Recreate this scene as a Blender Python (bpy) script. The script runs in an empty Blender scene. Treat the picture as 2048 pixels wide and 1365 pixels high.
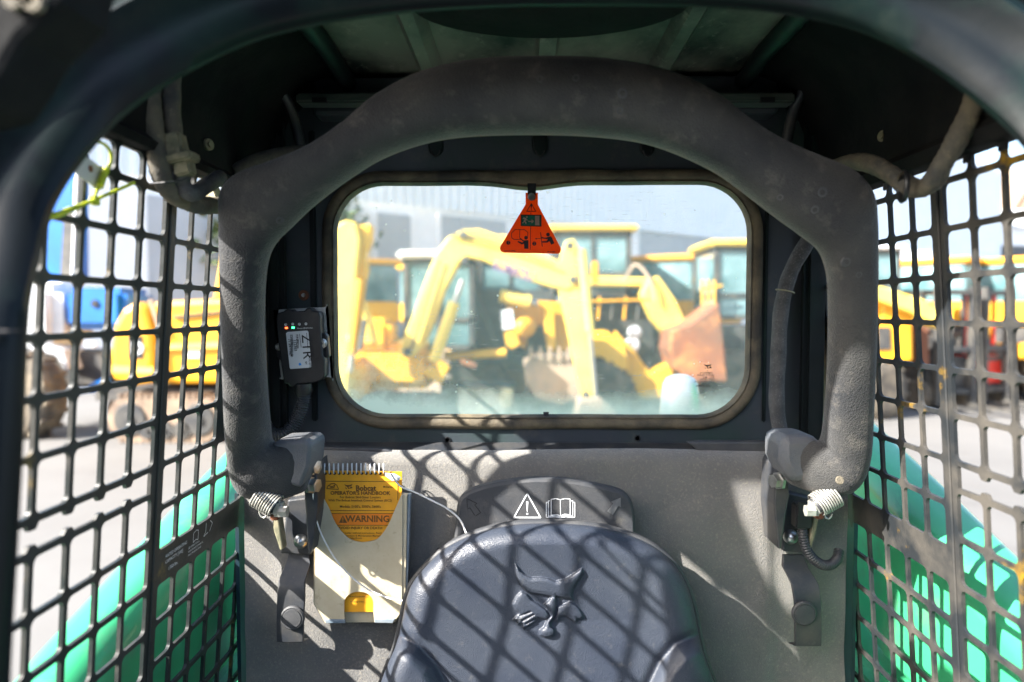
import bpy, bmesh, math, random
from mathutils import Vector, Matrix, noise
random.seed(7)
S = bpy.context.scene
COL = S.collection
R = math.radians
# ------------------------------------------------------------------ camera, world, sun, exposure
H = 1.75                      # camera height above the yard
F = 1365.0                    # focal length in pixels of the 2048 px wide photograph (24 mm)
CAM = Vector((0, 0, H))
cam_d = bpy.data.cameras.new('camera')
cam = bpy.data.objects.new('camera', cam_d); COL.objects.link(cam)
cam.location = CAM
cam.rotation_euler = (R(90 - 2.41), 0, R(0.88))
cam_d.lens = 24; cam_d.sensor_width = 36
cam_d.clip_start = 0.02; cam_d.clip_end = 1200
cam_d.dof.use_dof = True; cam_d.dof.focus_distance = 1.02; cam_d.dof.aperture_fstop = 2.5
S.camera = cam
SUN_TRAVEL = Vector((1.0, 0.57, -0.83)).normalized()
w = bpy.data.worlds.new('World'); S.world = w; w.use_nodes = True
nt = w.node_tree; nt.nodes.clear()
sky = nt.nodes.new('ShaderNodeTexSky'); sky.sky_type = 'NISHITA'; sky.sun_disc = False
sky.sun_elevation = math.asin(-SUN_TRAVEL.z)
sky.sun_rotation = math.atan2(-SUN_TRAVEL.x, -SUN_TRAVEL.y)
sky.air_density = 1.0; sky.dust_density = 2.5; sky.ozone_density = 1.2
bgn = nt.nodes.new('ShaderNodeBackground'); bgn.inputs[1].default_value = 0.12
won = nt.nodes.new('ShaderNodeOutputWorld')
nt.links.new(sky.outputs[0], bgn.inputs[0]); nt.links.new(bgn.outputs[0], won.inputs[0])
sl = bpy.data.lights.new('sun', 'SUN'); sl.energy = 5.0; sl.angle = R(0.6); sl.color = (1.0, 0.95, 0.88)
so = bpy.data.objects.new('sun', sl); COL.objects.link(so)
so.rotation_euler = SUN_TRAVEL.to_track_quat('-Z', 'Y').to_euler()
S.view_settings.view_transform = 'Standard'; S.view_settings.look = 'None'
S.view_settings.gamma = 1; S.view_settings.use_curve_mapping = False
S.view_settings.exposure = 2.2
S.cycles.max_bounces = 10; S.cycles.diffuse_bounces = 5; S.cycles.glossy_bounces = 4
S.cycles.transparent_max_bounces = 12; S.cycles.sample_clamp_indirect = 6
S.cycles.use_denoising = True

# ------------------------------------------------------------------ picture -> place
RM = cam.rotation_euler.to_matrix()
def ray(px, py):
    return RM @ Vector(((px - 1024) / F, -(py - 682.5) / F, -1.0))
def at(px, py, y):                    # the point seen at (px,py) on the plane y
    d = ray(px, py); return CAM + d * (y / d.y)
KL = 0.073
XL, XR = -0.43, 0.50
def side_x(side, z):                  # leaning side plates of the cab (z relative to camera)
    return XL + KL * z if side < 0 else XR - KL * z
def ats(px, py, side, off=0.0):       # the point on a side plate (off = distance into the cab)
    d = ray(px, py)
    a, k = (XL + off, KL) if side < 0 else (XR - off, -KL)
    t = a / (d.x - k * d.z); return CAM + d * t
def atz(px, py, z):
    d = ray(px, py); return CAM + d * ((z - H) / d.z)
def door_pt(px, py):
    d = ray(px, py)
    k = 0.55 if d.z > 0 else 0.15
    return CAM + d * (0.48 / (d.y - k * d.z))

# ------------------------------------------------------------------ materials
def srgb(h):
    h = h.lstrip('#'); v = [int(h[i:i+2], 16) / 255 for i in (0, 2, 4)]
    return tuple(((c + .055) / 1.055) ** 2.4 if c > .04045 else c / 12.92 for c in v)
def c4(c): return (c[0], c[1], c[2], 1)
def mat(name, c1, c2=None, ns=12, lo=.4, hi=.6, rough=.5, metal=0, bump=0, bs=200, bdet=4, kind='noise',
        c3=None, n3=60, lo3=.6, hi3=.7, stretch=None, rvar=0, coat=0, spec=.5, emit=None, estr=0, sheen=0):
    m = bpy.data.materials.new(name); m.use_nodes = True
    t = m.node_tree; N = t.nodes; L = t.links; p = N['Principled BSDF']
    p.inputs['Base Color'].default_value = c4(c1); p.inputs['Roughness'].default_value = rough
    p.inputs['Metallic'].default_value = metal; p.inputs['Specular IOR Level'].default_value = spec
    p.inputs['Coat Weight'].default_value = coat
    if sheen: p.inputs['Sheen Weight'].default_value = sheen
    if emit: p.inputs['Emission Color'].default_value = c4(emit); p.inputs['Emission Strength'].default_value = estr
    tc = N.new('ShaderNodeTexCoord'); src = tc.outputs['Object']
    if stretch:
        mp = N.new('ShaderNodeMapping'); mp.inputs['Scale'].default_value = stretch
        L.new(src, mp.inputs[0]); src = mp.outputs[0]
    def nz(scale, det=6, rough=.6):
        n = N.new('ShaderNodeTexNoise'); n.inputs['Scale'].default_value = scale
        n.inputs['Detail'].default_value = det; n.inputs['Roughness'].default_value = rough
        L.new(src, n.inputs['Vector']); return n.outputs['Fac']
    def ramp(s, a, b):
        r = N.new('ShaderNodeMapRange'); r.inputs[1].default_value = a; r.inputs[2].default_value = b
        L.new(s, r.inputs[0]); return r.outputs[0]
    cur = None
    if c2 is not None:
        f = ramp(nz(ns), lo, hi)
        mx = N.new('ShaderNodeMix'); mx.data_type = 'RGBA'
        mx.inputs[6].default_value = c4(c1); mx.inputs[7].default_value = c4(c2)
        L.new(f, mx.inputs[0]); cur = mx.outputs[2]
        if rvar:
            r = N.new('ShaderNodeMapRange'); r.inputs[3].default_value = rough; r.inputs[4].default_value = rough + rvar
            L.new(f, r.inputs[0]); L.new(r.outputs[0], p.inputs['Roughness'])
    if c3 is not None:
        f = ramp(nz(n3, 8, .7), lo3, hi3)
        mx = N.new('ShaderNodeMix'); mx.data_type = 'RGBA'
        if cur: L.new(cur, mx.inputs[6])
        else: mx.inputs[6].default_value = c4(c1)
        mx.inputs[7].default_value = c4(c3); L.new(f, mx.inputs[0]); cur = mx.outputs[2]
    if cur: L.new(cur, p.inputs['Base Color'])
    if bump:
        b = N.new('ShaderNodeBump'); b.inputs['Strength'].default_value = bump; b.inputs['Distance'].default_value = 0.002
        if kind == 'leather':
            v = N.new('ShaderNodeTexVoronoi'); v.inputs['Scale'].default_value = bs
            L.new(src, v.inputs['Vector']); a = v.outputs['Distance']
            mm = N.new('ShaderNodeMath'); mm.operation = 'ADD'; L.new(a, mm.inputs[0]); L.new(nz(bs * .35, 5), mm.inputs[1]); a = mm.outputs[0]
        else: a = nz(bs, bdet, .65)
        L.new(a, b.inputs['Height']); L.new(b.outputs[0], p.inputs['Normal'])
    return m
MT = {}
MT['cab'] = mat('dark green cab paint', (.005, .008, .0095), (.004, .024, .018), 9, .5, .72, .45, bump=.15, bs=60,
                c3=(.022, .022, .02), n3=14, lo3=.55, hi3=.85, rvar=.2, stretch=(1, 1, .45), spec=.3)
MT['frame'] = mat('dark glossy frame paint', (.004, .006, .0075), (.003, .014, .011), 7, .5, .72, .33, bump=.12, bs=60, spec=.16, c3=(.014, .014, .013), n3=14, lo3=.58, hi3=.85, rvar=.15)
MT['cab_in'] = mat('dark blue black cab panel', (.036, .043, .054), (.022, .045, .040), 7, .45, .7, .42, bump=.12, bs=80,
                c3=(.085, .08, .07), n3=25, lo3=.56, hi3=.85, rvar=.15)
MT['greenmetal'] = mat('worn green grey strip', (.05, .075, .068), (.10, .11, .10), 30, .4, .65, .4, c3=(.01, .10, .06), n3=20, lo3=.6, hi3=.7, stretch=(.3, 1, 3))
MT['roof'] = mat('roof lining with dust and painted light patches', (.008, .018, .016), (.17, .17, .14), 5.5, .40, .60, .62, bump=.5, bs=40, c3=(.26, .25, .21), n3=40, lo3=.58, hi3=.75, stretch=(1, .6, 1))  # pale patches paint bounced light into the lining colour, mixed with dust
MT['liner'] = mat('black foam liner', (.006, .007, .008), (.014, .014, .014), 14, .4, .7, .85, bump=.6, bs=90, spec=.12)
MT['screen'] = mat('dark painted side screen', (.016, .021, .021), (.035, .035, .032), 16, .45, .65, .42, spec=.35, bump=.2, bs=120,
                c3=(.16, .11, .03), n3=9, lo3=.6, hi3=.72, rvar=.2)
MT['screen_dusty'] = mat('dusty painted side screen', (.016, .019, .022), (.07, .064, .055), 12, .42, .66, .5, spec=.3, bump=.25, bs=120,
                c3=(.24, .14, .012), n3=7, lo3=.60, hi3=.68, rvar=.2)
MT['foam'] = mat('dusty foam padding', (.020, .022, .026), (.062, .061, .058), 9, .34, .72, .62, spec=.22, bump=.45, bs=520, kind='leather',
                c3=(.13, .12, .105), n3=34, lo3=.54, hi3=.84, rvar=.1, sheen=.15)
MT['pad'] = mat('bluish rubber padding', (.075, .085, .10), (.13, .13, .13), 18, .35, .65, .6, bump=.3, bs=500, kind='leather', c3=(.13, .12, .11), n3=120, lo3=.55, hi3=.8)
MT['carpet'] = mat('grey tan felt lining', (.125, .124, .121), (.195, .186, .168), 6, .3, .7, .95, bump=1.0, bs=420, bdet=8,
                c3=(.26, .235, .195), n3=240, lo3=.52, hi3=.72, sheen=.3)
MT['vinyl'] = mat('dark blue grey vinyl', (.028, .035, .052), (.040, .048, .064), 9, .35, .65, .33, bump=.28, bs=650, kind='leather',
                c3=(.10, .10, .10), n3=80, lo3=.58, hi3=.85, rvar=.14)
MT['plastic'] = mat('charcoal moulded plastic', (.038, .041, .047), (.07, .07, .07), 20, .4, .7, .55, bump=.35, bs=500, c3=(.12, .11, .09), n3=30, lo3=.6, hi3=.85)
MT['black'] = mat('black plastic', (.008, .009, .011), (.02, .02, .022), 30, .4, .7, .4, bump=.2, bs=300)
MT['seal'] = mat('worn rubber seal', (.040, .035, .028), (.15, .12, .075), 16, .36, .62, .7, bump=.7, bs=120, c3=(.28, .2, .08), n3=22, lo3=.64, hi3=.75)
MT['steel'] = mat('bright zinc steel', (.55, .56, .55), (.35, .35, .33), 60, .4, .7, .3, metal=.9, bump=.1, bs=300)
MT['bracket'] = mat('dark bracket steel', (.036, .041, .050), (.08, .077, .072), 25, .4, .68, .42, metal=.2, bump=.2, bs=120, c3=(.13, .12, .11), n3=80, lo3=.6, hi3=.8)
MT['spring'] = mat('pale spring steel', (.5, .50, .46), (.30, .29, .25), 80, .4, .7, .4, metal=.55)
MT['rust'] = mat('rusty steel', (.22, .07, .03), (.1, .05, .03), 60, .4, .6, .8)
MT['hose'] = mat('grey cloth sleeve', (.055, .056, .055), (.17, .145, .10), 22, .35, .65, .85, bump=1, bs=500, c3=(.28, .23, .15), n3=60, lo3=.55, hi3=.8)
MT['hose_dk'] = mat('black braided sleeve', (.035, .036, .04), (.10, .10, .10), 30, .4, .7, .75, bump=1, bs=600, c3=(.2, .2, .2), n3=400, lo3=.55, hi3=.75)
MT['conduit'] = mat('black corrugated conduit', (.03, .034, .042), (.06, .06, .06), 40, .4, .7, .45)
MT['connector'] = mat('dusty grey green connector', (.13, .13, .08), (.24, .22, .14), 60, .4, .6, .7)
MT['ivory'] = mat('ivory plastic', (.48, .45, .30), (.34, .30, .19), 90, .4, .7, .5)
MT['lime'] = mat('lime cable tie', (.55, .62, .02), (.42, .5, .03), 50, .4, .6, .4)
MT['paper'] = mat('grey paper tag', (.52, .52, .55), (.30, .27, .27), 40, .5, .75, .8)
MT['orange'] = mat('orange plastic', (.95, .19, .012), (.90, .16, .012), 60, .4, .7, .5)
MT['inkpurple'] = mat('purple print', (.17, .09, .22), rough=.5)
def translucent(m, f):
    t = m.node_tree; N = t.nodes; L = t.links; p = N['Principled BSDF']; o = N['Material Output']
    tl = N.new('ShaderNodeBsdfTranslucent'); mx = N.new('ShaderNodeMixShader'); mx.inputs[0].default_value = f
    if p.inputs['Base Color'].links: L.new(p.inputs['Base Color'].links[0].from_socket, tl.inputs[0])
    else: tl.inputs[0].default_value = p.inputs['Base Color'].default_value
    L.new(p.outputs[0], mx.inputs[1]); L.new(tl.outputs[0], mx.inputs[2]); L.new(mx.outputs[0], o.inputs['Surface'])
translucent(MT['orange'], .72)
MT['signgreen'] = mat('sign green', (.0, .13, .08), rough=.5)
MT['pink'] = mat('pale pink print', (.62, .42, .36), rough=.5); translucent(MT['pink'], .5)
MT['ink'] = mat('black ink', (.012, .012, .015), rough=.6)
MT['inkbrown'] = mat('faded brown ink', (.13, .06, .015), (.2, .09, .01), 200, .4, .6, .7)
MT['inkwhite'] = mat('white print', (.68, .70, .72), rough=.5)
MT['inkgrey'] = mat('raised grey print', (.12, .125, .13), rough=.5)
MT['yel_page'] = mat('yellow handbook page', (.83, .38, .012), (.72, .32, .02), 50, .4, .7, .55, c3=(.5, .22, .03), n3=120, lo3=.66, hi3=.75)
MT['yel_warn'] = mat('orange warning band', (.78, .22, .01), rough=.55)
MT['holder'] = mat('cloudy cream plastic', (.46, .40, .27), (.54, .49, .36), 30, .35, .7, .32, bump=.15, bs=90, c3=(.22, .17, .09), n3=70, lo3=.58, hi3=.78)
MT['holder_blue'] = mat('blue grey plastic edge', (.14, .19, .24), (.24, .27, .29), 40, .4, .7, .4)
MT['white_plate'] = mat('pale grey plate', (.42, .42, .42), (.34, .34, .33), 60, .4, .7, .5)
MT['label'] = mat('silver label', (.55, .57, .60), rough=.4)
MT['led_red'] = mat('red lamp', (.6, .05, .01), emit=(1, .12, .03), estr=1.2)
MT['led_green'] = mat('green lamp', (.05, .6, .2), emit=(.05, 1, .3), estr=1.4)
MT['blue_tri'] = mat('blue print', (.02, .25, .7), rough=.5)
MT['wire'] = mat('bright steel wire', (.68, .68, .66), rough=.4)
MT['green'] = mat('emerald green paint', (.045, .37, .165), (.035, .32, .14), 3, .35, .7, .32, bump=.05, bs=30, c3=(.10, .22, .14), n3=9, lo3=.52, hi3=.75, coat=.25)
MT['teal'] = mat('dark teal panel', (.006, .022, .035), (.01, .02, .026), 8, .4, .6, .45)
MT['yellow'] = mat('machine yellow paint', (.78, .44, .02), (.70, .38, .03), 1.5, .35, .7, .4, c3=(.32, .2, .07), n3=5, lo3=.62, hi3=.8)
MT['yellow_deep'] = mat('deep yellow paint', (.74, .36, .01), (.62, .29, .02), 1.5, .35, .7, .42, c3=(.25, .14, .04), n3=5, lo3=.62, hi3=.8)
MT['yellow_pale'] = mat('faded pale yellow paint', (.82, .62, .14), (.80, .54, .06), 1.2, .35, .7, .45, c3=(.5, .38, .2), n3=6, lo3=.64, hi3=.8)
MT['mdark'] = mat('dark machinery', (.03, .032, .035), (.08, .075, .065), 4, .4, .65, .6, c3=(.16, .14, .1), n3=14, lo3=.58, hi3=.8)
MT['tyre'] = mat('dusty tyre rubber', (.05, .045, .04), (.17, .14, .10), 5, .35, .65, .9, bump=.5, bs=30)
MT['trk'] = mat('rusty muddy track', (.14, .10, .075), (.30, .22, .15), 5, .35, .65, .85, bump=.5, bs=30)
MT['mglass'] = mat('blue green cab glass', (.06, .13, .14), (.22, .34, .36), 1.2, .4, .65, .12, spec=.8)
MT['wroof'] = mat('white cab roof', (.72, .72, .70), (.55, .55, .52), 3, .4, .7, .5)
MT['blue'] = mat('bright blue paint', (.008, .13, .45), (.01, .10, .36), 2, .4, .7, .35)
MT['white'] = mat('white machine paint', (.68, .70, .72), (.5, .52, .54), 2, .4, .7, .35)
MT['red'] = mat('red paint', (.70, .035, .02), (.55, .03, .02), 3, .4, .7, .4)
MT['rustor'] = mat('orange rusted bucket', (.23, .075, .03), (.15, .07, .04), 1.6, .35, .65, .8, c3=(.50, .20, .06), n3=3.5, lo3=.5, hi3=.7)
MT['tan'] = mat('dusty bucket steel', (.36, .26, .18), (.24, .19, .14), 3, .4, .65, .75)
MT['wall'] = mat('white rendered wall', (.85, .87, .89), (.80, .82, .85), .5, .35, .7, .8)
MT['clad'] = mat('blue grey cladding', (.70, .78, .85), (.75, .82, .88), .6, .35, .7, .5)
MT['shut'] = mat('grey roller shutter', (.48, .51, .55), (.42, .45, .49), .8, .4, .65, .5)
MT['dark_open'] = mat('dim doorway', (.10, .11, .12), rough=.9)
MT['ground'] = mat('pale concrete yard', (.140, .137, .131), (.105, .102, .097), .35, .35, .7, .9, bump=.4, bs=8, c3=(.065, .062, .058), n3=.9, lo3=.56, hi3=.78)
MT['leaf'] = mat('tree leaves', (.04, .075, .02), (.08, .11, .03), 2, .4, .6, .7)
MT['bark'] = mat('bark', (.10, .07, .045), (.06, .045, .03), 8, .4, .6, .9)
MT['chrome'] = mat('scuffed grey exhaust cap', (.26, .30, .35), (.38, .40, .41), 9, .35, .65, .3, metal=.35, bump=.2, bs=40)

def glass_mat():
    m = bpy.data.materials.new('dusty scratched window glass'); m.use_nodes = True
    t = m.node_tree; N = t.nodes; L = t.links; N.clear()
    out = N.new('ShaderNodeOutputMaterial')
    tr = N.new('ShaderNodeBsdfTransparent'); tr.inputs[0].default_value = (.93, .97, .97, 1)
    df = N.new('ShaderNodeBsdfDiffuse'); df.inputs[0].default_value = (.62, .66, .60, 1)
    tl = N.new('ShaderNodeBsdfTranslucent'); tl.inputs[0].default_value = (.86, .88, .80, 1)
    ad = N.new('ShaderNodeMixShader'); ad.inputs[0].default_value = .8
    L.new(df.outputs[0], ad.inputs[1]); L.new(tl.outputs[0], ad.inputs[2])
    gl = N.new('ShaderNodeBsdfGlossy'); gl.inputs['Roughness'].default_value = .06
    tc = N.new('ShaderNodeTexCoord')
    def nz(scale, sc=(1, 1, 1), det=6, rot=0):
        mp = N.new('ShaderNodeMapping'); mp.inputs['Scale'].default_value = sc; mp.inputs['Rotation'].default_value = (0, rot, 0)
        L.new(tc.outputs['Object'], mp.inputs[0])
        n = N.new('ShaderNodeTexNoise'); n.inputs['Scale'].default_value = scale; n.inputs['Detail'].default_value = det
        n.inputs['Roughness'].default_value = .65
        L.new(mp.outputs[0], n.inputs['Vector']); return n.outputs['Fac']
    def mr(s, a, b, c, d):
        r = N.new('ShaderNodeMapRange'); r.inputs[1].default_value = a; r.inputs[2].default_value = b
        r.inputs[3].default_value = c; r.inputs[4].default_value = d; L.new(s, r.inputs[0]); return r.outputs[0]
    def add(a, b):
        x = N.new('ShaderNodeMath'); x.operation = 'ADD'; L.new(a, x.inputs[0]); L.new(b, x.inputs[1]); return x.outputs[0]
    def mul(a, b):
        x = N.new('ShaderNodeMath'); x.operation = 'MULTIPLY'; L.new(a, x.inputs[0]); L.new(b, x.inputs[1]); return x.outputs[0]
    base = mr(nz(7), .3, .75, .14, .28)
    scr = mr(nz(30, (1, 1, 14), 3, .12), .60, .72, 0, .16)
    scr2 = mr(nz(26, (16, 1, 1), 3, .75), .64, .74, 0, .16)
    vo = N.new('ShaderNodeTexVoronoi'); vo.inputs['Scale'].default_value = 55; L.new(tc.outputs['Object'], vo.inputs['Vector'])
    sp = mr(vo.outputs['Distance'], .06, .13, .7, 0)
    sp = mul(sp, mr(nz(12), .5, .6, 0, 1))
    sep = N.new('ShaderNodeSeparateXYZ'); L.new(tc.outputs['Object'], sep.inputs[0])
    # grime settled along the bottom edge
    zb = add(sep.outputs['Z'], mr(nz(18), 0, 1, -.02, .02))
    low = mr(zb, GLASS_Z0 + .0, GLASS_Z0 + .045, .75, 0)
    corner = mul(mr(zb, GLASS_Z0 + .02, GLASS_Z0 + .16, .5, 0), mr(sep.outputs['X'], -.36, -.10, 1, 0))
    corner = mul(corner, mr(nz(40), .4, .6, .3, 1))
    fac = add(add(add(base, mul(scr, mr(nz(5), .45, .6, 0, 1))), mul(scr2, mr(nz(6), .45, .6, 0, 1))), add(sp, add(low, corner)))
    cl = N.new('ShaderNodeMath'); cl.operation = 'MINIMUM'; L.new(fac, cl.inputs[0]); cl.inputs[1].default_value = .85
    mx = N.new('ShaderNodeMixShader'); L.new(cl.outputs[0], mx.inputs[0]); L.new(tr.outputs[0], mx.inputs[1]); L.new(ad.outputs[0], mx.inputs[2])
    m2 = N.new('ShaderNodeMixShader'); m2.inputs[0].default_value = .04
    L.new(mx.outputs[0], m2.inputs[1]); L.new(gl.outputs[0], m2.inputs[2]); L.new(m2.outputs[0], out.inputs[0])
    return m

def haze_plastic():
    m = bpy.data.materials.new('cloudy clear plastic sleeve'); m.use_nodes = True
    t = m.node_tree; N = t.nodes; L = t.links; N.clear()
    out = N.new('ShaderNodeOutputMaterial'); tr = N.new('ShaderNodeBsdfTransparent')
    p = N.new('ShaderNodeBsdfPrincipled'); p.inputs['Base Color'].default_value = (.62, .60, .52, 1); p.inputs['Roughness'].default_value = .3
    mx = N.new('ShaderNodeMixShader'); mx.inputs[0].default_value = .9
    L.new(tr.outputs[0], mx.inputs[1]); L.new(p.outputs[0], mx.inputs[2]); L.new(mx.outputs[0], out.inputs[0]); return m

# ------------------------------------------------------------------ object helpers
def root_loc(o):
    while o.parent: o = o.parent
    return o
def thing(name, label, cat, loc, group=None, rz=0):
    o = bpy.data.objects.new(name, None); COL.objects.link(o); o.location = loc; o.rotation_euler = (0, 0, rz)
    o.empty_display_size = .1
    o['label'] = label; o['category'] = cat
    if group: o['group'] = group
    return o
class MB:
    def __init__(s): s.v = []; s.f = []
    def add(s, vs, fs):
        b = len(s.v); s.v += [Vector(v) for v in vs]; s.f += [[b + i for i in f] for f in fs]; return s
    def box(s, c, d, rot=None, bev=0):
        hx, hy, hz = d[0] / 2, d[1] / 2, d[2] / 2
        if bev <= 0:
            vs = [Vector((x, y, z)) for x in (-hx, hx) for y in (-hy, hy) for z in (-hz, hz)]
            fs = [(0, 1, 3, 2), (4, 6, 7, 5), (0, 4, 5, 1), (2, 3, 7, 6), (0, 2, 6, 4), (1, 5, 7, 3)]
        else:
            bm = bmesh.new(); bmesh.ops.create_cube(bm, size=1)
            for v in bm.verts: v.co = Vector((v.co.x * d[0], v.co.y * d[1], v.co.z * d[2]))
            bmesh.ops.bevel(bm, geom=bm.edges[:], offset=min(bev, min(d) * .49), segments=2, affect='EDGES')
            vs = [v.co.copy() for v in bm.verts]; fs = [[v.index for v in f.verts] for f in bm.faces]
            bm.verts.index_update(); fs = [[v.index for v in f.verts] for f in bm.faces]; bm.free()
        if rot is not None: vs = [rot @ v for v in vs]
        return s.add([Vector(c) + v for v in vs], fs)
    def rings(s, secs, close_ends=True, closed=False):
        n = len(secs[0]); vs = [p for r in secs for p in r]; fs = []
        m = len(secs)
        for i in range(m if closed else m - 1):
            for j in range(n):
                a = i * n + j; b = i * n + (j + 1) % n; c = ((i + 1) % m) * n + (j + 1) % n; d = ((i + 1) % m) * n + j
                fs.append((a, b, c, d))
        if close_ends and not closed: fs.append(tuple(range(n))[::-1]); fs.append(tuple((m - 1) * n + k for k in range(n)))
        return s.add(vs, fs)
    def tube(s, pts, r, n=12, ribs=None):
        pts = [Vector(p) for p in pts]; rs = r if isinstance(r, (list, tuple)) else [r] * len(pts)
        secs = []; up = None
        for i, p in enumerate(pts):
            t = (pts[min(i + 1, len(pts) - 1)] - pts[max(i - 1, 0)]).normalized()
            if up is None:
                up = Vector((0, 0, 1)) if abs(t.z) < .9 else Vector((1, 0, 0))
            a = t.cross(up).normalized(); up = a.cross(t).normalized()
            secs.append([p + (a * math.cos(q) + up * math.sin(q)) * rs[i] for q in [2 * math.pi * k / n for k in range(n)]])
        return s.rings(secs)
    def lathe(s, base, axis, prof, n=20):     # prof: (height, radius)
        axis = Vector(axis).normalized(); a = axis.orthogonal().normalized(); b = axis.cross(a)
        secs = [[Vector(base) + axis * h + (a * math.cos(q) + b * math.sin(q)) * max(r, 1e-5) for q in [2 * math.pi * k / n for k in range(n)]] for h, r in prof]
        return s.rings(secs)
    def prism(s, poly, vec):                   # poly 3D points extruded by vec
        poly = [Vector(p) for p in poly]; n = len(poly); vec = Vector(vec)
        vs = poly + [p + vec for p in poly]
        fs = [tuple(range(n)), tuple(range(2 * n - 1, n - 1, -1))] + [(i, i + n, (i + 1) % n + n, (i + 1) % n) for i in range(n)]
        return s.add(vs, fs)
    def build(s, name, m, parent=None, smooth=None, bevel=0, local=False, kind=None, label=None, subd=0):
        me = bpy.data.meshes.new(name)
        off = Vector((0, 0, 0))
        if parent is not None and not local: off = root_loc(parent).location
        me.from_pydata([tuple(v - off) for v in s.v], [], s.f); me.validate(); me.update()
        bm = bmesh.new(); bm.from_mesh(me); bmesh.ops.recalc_face_normals(bm, faces=bm.faces[:]); bm.to_mesh(me); bm.free()
        o = bpy.data.objects.new(name, me); COL.objects.link(o)
        me.materials.append(MT[m] if isinstance(m, str) else m)
        if parent is not None: o.parent = parent
        if smooth is not None:
            me.shade_smooth()
            if smooth < 180: me.set_sharp_from_angle(angle=R(smooth))
        if bevel:
            b = o.modifiers.new('bevel', 'BEVEL'); b.width = bevel; b.segments = 2; b.limit_method = 'ANGLE'; b.angle_limit = R(40)
        if subd:
            b = o.modifiers.new('smooth', 'SUBSURF'); b.levels = subd; b.render_levels = subd
        if kind: o['kind'] = kind
        if label: o['label'] = label
        return o
def plate(name, pts, y, th, m, parent, bevel=0, **k):      # traced outline, built at its own depth and thickness
    return MB().prism([at(x, py, y) for x, py in pts], (0, th, 0)).build(name, m, parent, bevel=bevel, **k)
def solo(o, label, cat, group=None):
    o['label'] = label; o['category'] = cat
    if group: o['group'] = group
    return o
def cr(pts, n=8):                                          # Catmull-Rom through points
    pts = [Vector(p) for p in pts]; out = []
    P = [pts[0] * 2 - pts[1]] + pts + [pts[-1] * 2 - pts[-2]]
    for i in range(1, len(P) - 2):
        for k in range(n):
            t = k / n; a, b, c, d = P[i-1], P[i], P[i+1], P[i+2]
            out.append(.5 * ((2*b) + (c-a)*t + (2*a-5*b+4*c-d)*t*t + (3*b-a-3*c+d)*t**3))
    out.append(pts[-1]); return out
_tc = {}
def text(s, size, pos, m, parent, right=(1, 0, 0), up=(0, 0, 1), name='lettering', align='LEFT', sx=1, bold=0, th=.00015):
    cu = bpy.data.curves.new('t', 'FONT'); cu.body = s; cu.size = size; cu.align_x = align; cu.offset = bold * size; cu.resolution_u = 2
    o = bpy.data.objects.new('t', cu); COL.objects.link(o)
    me = bpy.data.meshes.new_from_object(o); bpy.data.objects.remove(o); bpy.data.curves.remove(cu)
    r = Vector(right).normalized(); u = Vector(up).normalized(); rl = root_loc(parent).location
    for v in me.vertices: v.co = Vector(pos) + r * v.co.x * sx + u * v.co.y - rl
    me.name = name; me.materials.clear(); me.materials.append(MT[m])
    o = bpy.data.objects.new(name, me); COL.objects.link(o); o.parent = parent; return o
def rrect(x0, x1, z0, z1, r, n=6):
    pts = []
    for cx, cz, a in ((x1 - r, z1 - r, 0), (x0 + r, z1 - r, 90), (x0 + r, z0 + r, 180), (x1 - r, z0 + r, 270)):
        for k in range(n + 1):
            q = R(a + 90 * k / n); pts.append((cx + r * math.cos(q), cz + r * math.sin(q)))
    return pts
def copy_tree(o, parent=None):
    c = o.copy(); COL.objects.link(c); c.parent = parent
    for ch in list(KIDS.get(o.name, ())): copy_tree(ch, c)
    return c
KIDS = {}
def index_kids(root):
    def walk(o):
        KIDS[o.name] = [x for x in S.objects if x.parent == o]
        for x in KIDS[o.name]: walk(x)
    walk(root)

# ------------------------------------------------------------------ setting
def struct(o): o['kind'] = 'structure'; return o
g = MB()
gx = [-400, -120, -40, -15, 0, 15, 40, 120, 400]
g.add([(x, y, 0) for y in gx for x in gx], [(j * 9 + i, j * 9 + i + 1, (j + 1) * 9 + i + 1, (j + 1) * 9 + i) for j in range(8) for i in range(8)])
struct(g.build('ground', 'ground'))

# ------------------------------------------------------------------ the loader cab
CX = (XL + XR) / 2
loader = thing('skid_steer_loader', 'green skid steer loader seen from inside its dark cab looking out of the rear window', 'skid steer loader', (CX, .8, 0))
YW = 1.14        # rear wall plane
def zr(z): return z + H

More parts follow.
